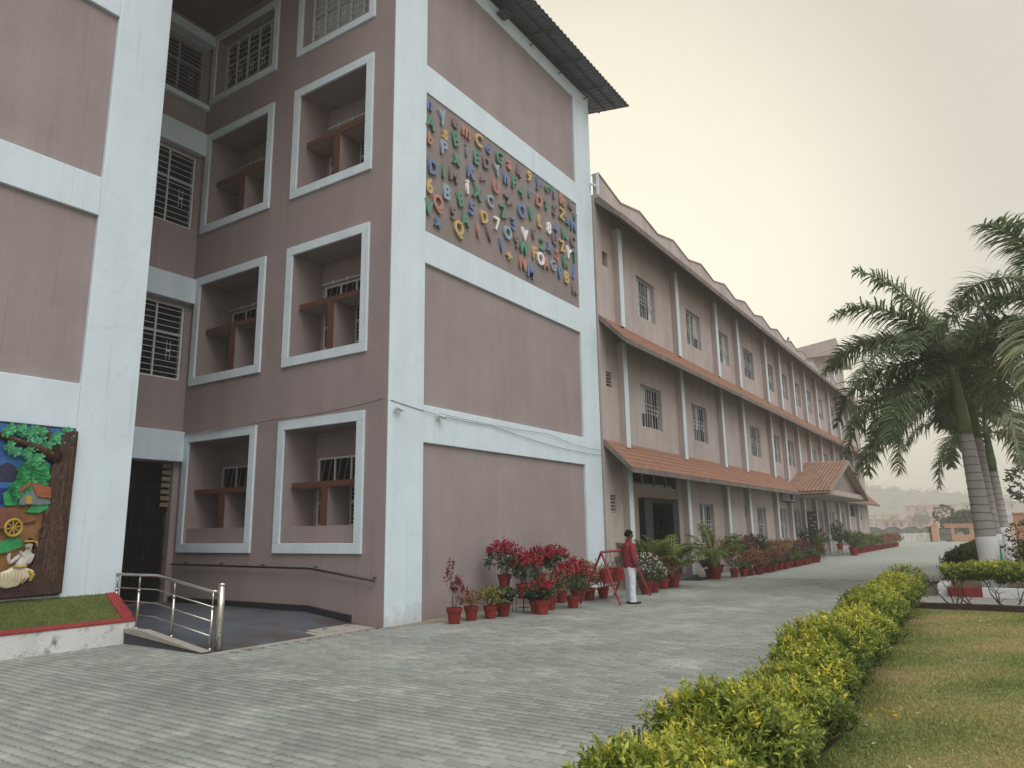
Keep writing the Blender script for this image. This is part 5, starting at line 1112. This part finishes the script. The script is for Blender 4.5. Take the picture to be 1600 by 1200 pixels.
# ---- red frame stand with hanging pots
fs=thing('hanging_pot_stand','red metal A-frame stand with a row of hanging pots','stand',(0,0,0))
Lt,Rt=Vector((15.55,7.85,1.17)),Vector((17.75,8.12,1.17))
MB().tube([Lt,Rt],.028,8).build('top_bar',m_redm,fs)
for a,b in ((Lt,(15.56,7.42,0)),(Lt,(15.5,8.42,0)),(Rt,(18.05,7.76,0)),(Rt,(17.72,8.62,0))): MB().tube([a,b],.030,4).build('leg',m_redm,fs)
MB().tube([Lt.lerp(Vector((15.5,8.42,0)),.75),Rt.lerp(Vector((17.72,8.62,0)),.75)],.018,6).build('cross_bar',m_redm,fs)
for k in range(6):
    c=Lt.lerp(Rt,.12+.155*k); t=thing('hanging_pot','red pot hanging by wire hoop from the red frame, %s along the bar'%['first','second','third','fourth','fifth','last'][k],'hanging pot',(c.x,c.y,.47),group='pots hanging from the red frame')
    o=link('pot',POT,t); o.scale=(1.05,1.05,1.12)
    w=MB(); w.tube([(.13*math.cos(a),0,.31+.15*math.sin(a)) for a in np.linspace(0,math.pi,11)],.007,5); w.tube([(0,0,.46),(0,0,.69)],.005,4); w.build('wire_hoop',m_wire,t)
    o=link('soil',SOIL,t)
# ================================================================ PEOPLE
def sole(mb,c,L,Wd,a):
    pass
def person(label,loc,rz,h,parts):
    t=thing('person',label,'person',loc,rz); return t
def hand_nodes(nd,ed,wrist,idx,side,down=Vector((0,0,-1)),fwd=Vector((1,0,0))):
    """palm and five short finger chains grown from the wrist vertex"""
    w=Vector(wrist); palm=w+down*.075+fwd*.008; nd.append((tuple(palm),(.024,.034))); pi=len(nd)-1; ed.append((idx,pi))
    for k,(o,l) in enumerate(((.027,.062),(.010,.072),(-.008,.068),(-.025,.053))):
        b=palm+fwd*o+down*.022; m_=b+down*l*.5+Vector((0,side*.004,0)); e=m_+down*l*.45+Vector((0,side*.016,0)); i0=len(nd); nd+= [(tuple(b),.0095),(tuple(m_),.0085),(tuple(e),.007)]; ed+= [(pi,i0),(i0,i0+1),(i0+1,i0+2)]
    b=w+down*.045+fwd*.034; e=b+down*.04+fwd*.020; i0=len(nd); nd+= [(tuple(b),.0105),(tuple(e),.008)]; ed+= [(pi,i0),(i0,i0+1)]
def build_person(t,shirt=m_shirt,trous=m_trous,belly=1.0,step=.0):
    # facing +x, left = +y ; about 1.68 m tall
    nd=[((0,0,.90),.10),((.01,0,1.02),.10),((.0,0,1.20),.105),((-.01,0,1.33),.080),((-.005,0,1.40),.055),((.008,0,1.45),.053)]
    ed=[(0,1),(1,2),(2,3),(3,4),(4,5)]
    nd+= [((.030,0,1.525),(.092,.078)),((.018,0,1.60),(.100,.082)),((.012,0,1.635),(.075,.065))]; ed+= [(5,6),(6,7),(7,8)]
    for sd in (1,-1):
        i=len(nd); nd+= [((-.01,sd*.165,1.335),.055),((-.03,sd*.205,1.20),.046),((-.025,sd*.225,1.06),.040),((.02,sd*.225,.94),.034),((.055,sd*.215,.83),.026)]
        ed+= [(3,i),(i,i+1),(i+1,i+2),(i+2,i+3),(i+3,i+4)]
        hand_nodes(nd,ed,(.055,sd*.215,.83),i+4,-sd,Vector((.18,0,-.98)),Vector((.98,0,.18)))
        j=len(nd); f=step*sd
        nd+= [((0,sd*.085,.82),.085),((f*.5,sd*.09,.64),.070),((f*.8,sd*.092,.47),.056),((f,sd*.095,.27),.046),((f,sd*.095,.09),.036),((f+.09,sd*.105,.035),(.034,.024)),((f+.17,sd*.11,.022),(.03,.018))]
        ed+= [(0,j),(j,j+1),(j+1,j+2),(j+2,j+3),(j+3,j+4),(j+4,j+5),(j+5,j+6)]
    b=link('body',skin_mesh(nd,ed,2,'body',m_skin),t)
    MB().tube([(.095,0,1.585),(.122,0,1.548),(.105,0,1.532)],[.010,.018,.013],6).build('nose',m_skin,b,smooth=True)
    for sd in (1,-1): MB().tube([(.01,sd*.077,1.59),(.002,sd*.086,1.565),(.01,sd*.077,1.535)],[.012,.02,.010],6).build('ear',m_skin,b,smooth=True)
    MB().tube([(.098,-.034,1.518),(.112,0,1.524),(.098,.034,1.518)],[.006,.012,.006],5).build('moustache',m_hair,b,smooth=True)
    for sd in (1,-1): MB().tube([(.100,sd*.018,1.600),(.088,sd*.046,1.602)],.006,4).build('eyebrow',m_hair,b); MB().tube([(.099,sd*.026,1.578),(.092,sd*.040,1.578)],.007,5).build('eye',m_hair,b)
    # hair: a cap over the crown and back of the skull
    hm_=MB(); RR=9; SS=16
    vs=[]
    for i in range(RR+1):
        for j in range(SS):
            ph=math.pi*.62*i/RR; a=2*math.pi*j/SS; fr=max(0,math.cos(a)); ph*= (1-.42*fr)
            rj=1+.035*math.sin(j*5.1+i*3.7)
            vs.append((.006+(.112*math.sin(ph)*math.cos(a))*rj,.092*math.sin(ph)*math.sin(a)*rj,1.585+.115*math.cos(ph)*rj))
    hm_.add(vs,[(i*SS+j,i*SS+(j+1)%SS,(i+1)*SS+(j+1)%SS,(i+1)*SS+j) for i in range(RR) for j in range(SS)]+[tuple(RR*SS+j for j in range(SS))])
    hm_.build('hair',m_hair,b,smooth=True)
    # lofted clothes that follow the body
    def loft(rings,n=18):
        m=MB(); vs=[]
        for (cx,cy,cz,rx,ry,wob) in rings:
            for j in range(n):
                a=2*math.pi*j/n; w_=1+wob*math.sin(3*a+cz*40)+wob*.7*math.sin(5*a-cz*23)
                vs.append((cx+rx*math.cos(a)*w_,cy+ry*math.sin(a)*w_,cz))
        k=len(rings); m.add(vs,[(i*n+j,i*n+(j+1)%n,(i+1)*n+(j+1)%n,(i+1)*n+j) for i in range(k-1) for j in range(n)]); return m
    B=belly
    sh=loft([(.0,0,.815,.135,.178,.03),(.008,0,.86,.140*B,.182,.03),(.02,0,.95,.150*B,.180,.02),(.022,0,1.05,.152*B,.176,.02),(.01,0,1.16,.140,.182,.015),(-.005,0,1.27,.128,.192,.01),(-.012,0,1.33,.110,.178,.01),(-.012,0,1.372,.088,.125,.0),(-.006,0,1.40,.066,.078,.0),(.0,0,1.435,.060,.062,.0)])
    so=sh.build('shirt',shirt,t,smooth=True)
    for sd in (1,-1):
        m=MB(); m.tube([(-.012,sd*.14,1.345),(-.015,sd*.185,1.31),(-.03,sd*.212,1.20),(-.028,sd*.228,1.06),(.008,sd*.228,.96),(.04,sd*.222,.875)],[.062,.070,.066,.058,.052,.045],12); m.build('sleeve',shirt,so,smooth=True)
    cb=MB(); cb.tube([(.064*math.cos(a)+.002,.066*math.sin(a),1.430-.018*math.cos(a)) for a in np.linspace(0,6.283,15)],.016,6,cap=False); cb.build('collar',shirt,so,smooth=True)
    tr=None
    for sd in (1,-1):
        f=step*sd
        m=loft([(0,sd*.058,.90,.118,.098,.0),(.0,sd*.078,.82,.122,.098,.01),(f*.5,sd*.088,.66,.100,.092,.015),(f*.7,sd*.092,.50,.088,.082,.02),(f,sd*.095,.34,.083,.078,.025),(f,sd*.096,.20,.082,.077,.035),(f+.004,sd*.097,.11,.086,.078,.045),(f+.01,sd*.098,.045,.090,.080,.03)])
        o=m.build('trouser_leg',trous,t,smooth=True)
        bevel(MB().prism([(f-.08,sd*.10-.038),(f+.10,sd*.105-.048),(f+.20,sd*.11-.036),(f+.215,sd*.11),(f+.20,sd*.115+.034),(f+.10,sd*.105+.045),(f-.08,sd*.10+.038)],2,.0,.045).build('sandal',m_shoe,t),.012,2)
    return b
p1=thing('person','man in dark red shirt and pale blue trousers standing by the hanging pot stand','person',(16.02,7.36,.003),-.62)
build_person(p1,belly=1.14,step=.02); p1.scale=(.985,.985,.985)
p2=thing('person','older man with bald forehead in dark clothes standing in the doorway','person',(24.2,10.32,.162),-2.2)
build_person(p2,shirt=m_navy,trous=m_navy); p2.scale=(.96,.96,.96)
p3=thing('person','man in navy coat with pale collar just inside the doorway','person',(25.0,10.05,.162),-2.75)
build_person(p3,shirt=m_navy,trous=m_navy); p3.scale=(1.06,1.06,1.06)
MB().tube([(.055,-.03,1.43),(.10,0,1.36),(.065,.03,1.43)],.014,5).build('shirt_collar',m_shirtw,p3)
# ================================================================ HAZE
hz=MB().box(-62,1002,-502,562,-1.6,44); 
hm=bpy.data.materials.new('winter_haze'); hm.use_nodes=True; N=hm.node_tree; N.nodes.clear()
oo=N.nodes.new('ShaderNodeOutputMaterial'); pv=N.nodes.new('ShaderNodeVolumePrincipled'); pv.inputs['Color'].default_value=(.97,.96,.94,1); pv.inputs['Density'].default_value=.0017; pv.inputs['Anisotropy'].default_value=.25
N.links.new(pv.outputs[0],oo.inputs['Volume'])
hz.build('haze',hm,None,kind='stuff')
print('TRIS',sum(sum(len(p.vertices)-2 for p in o.data.polygons) for o in S.objects if o.type=='MESH'), len(S.objects))
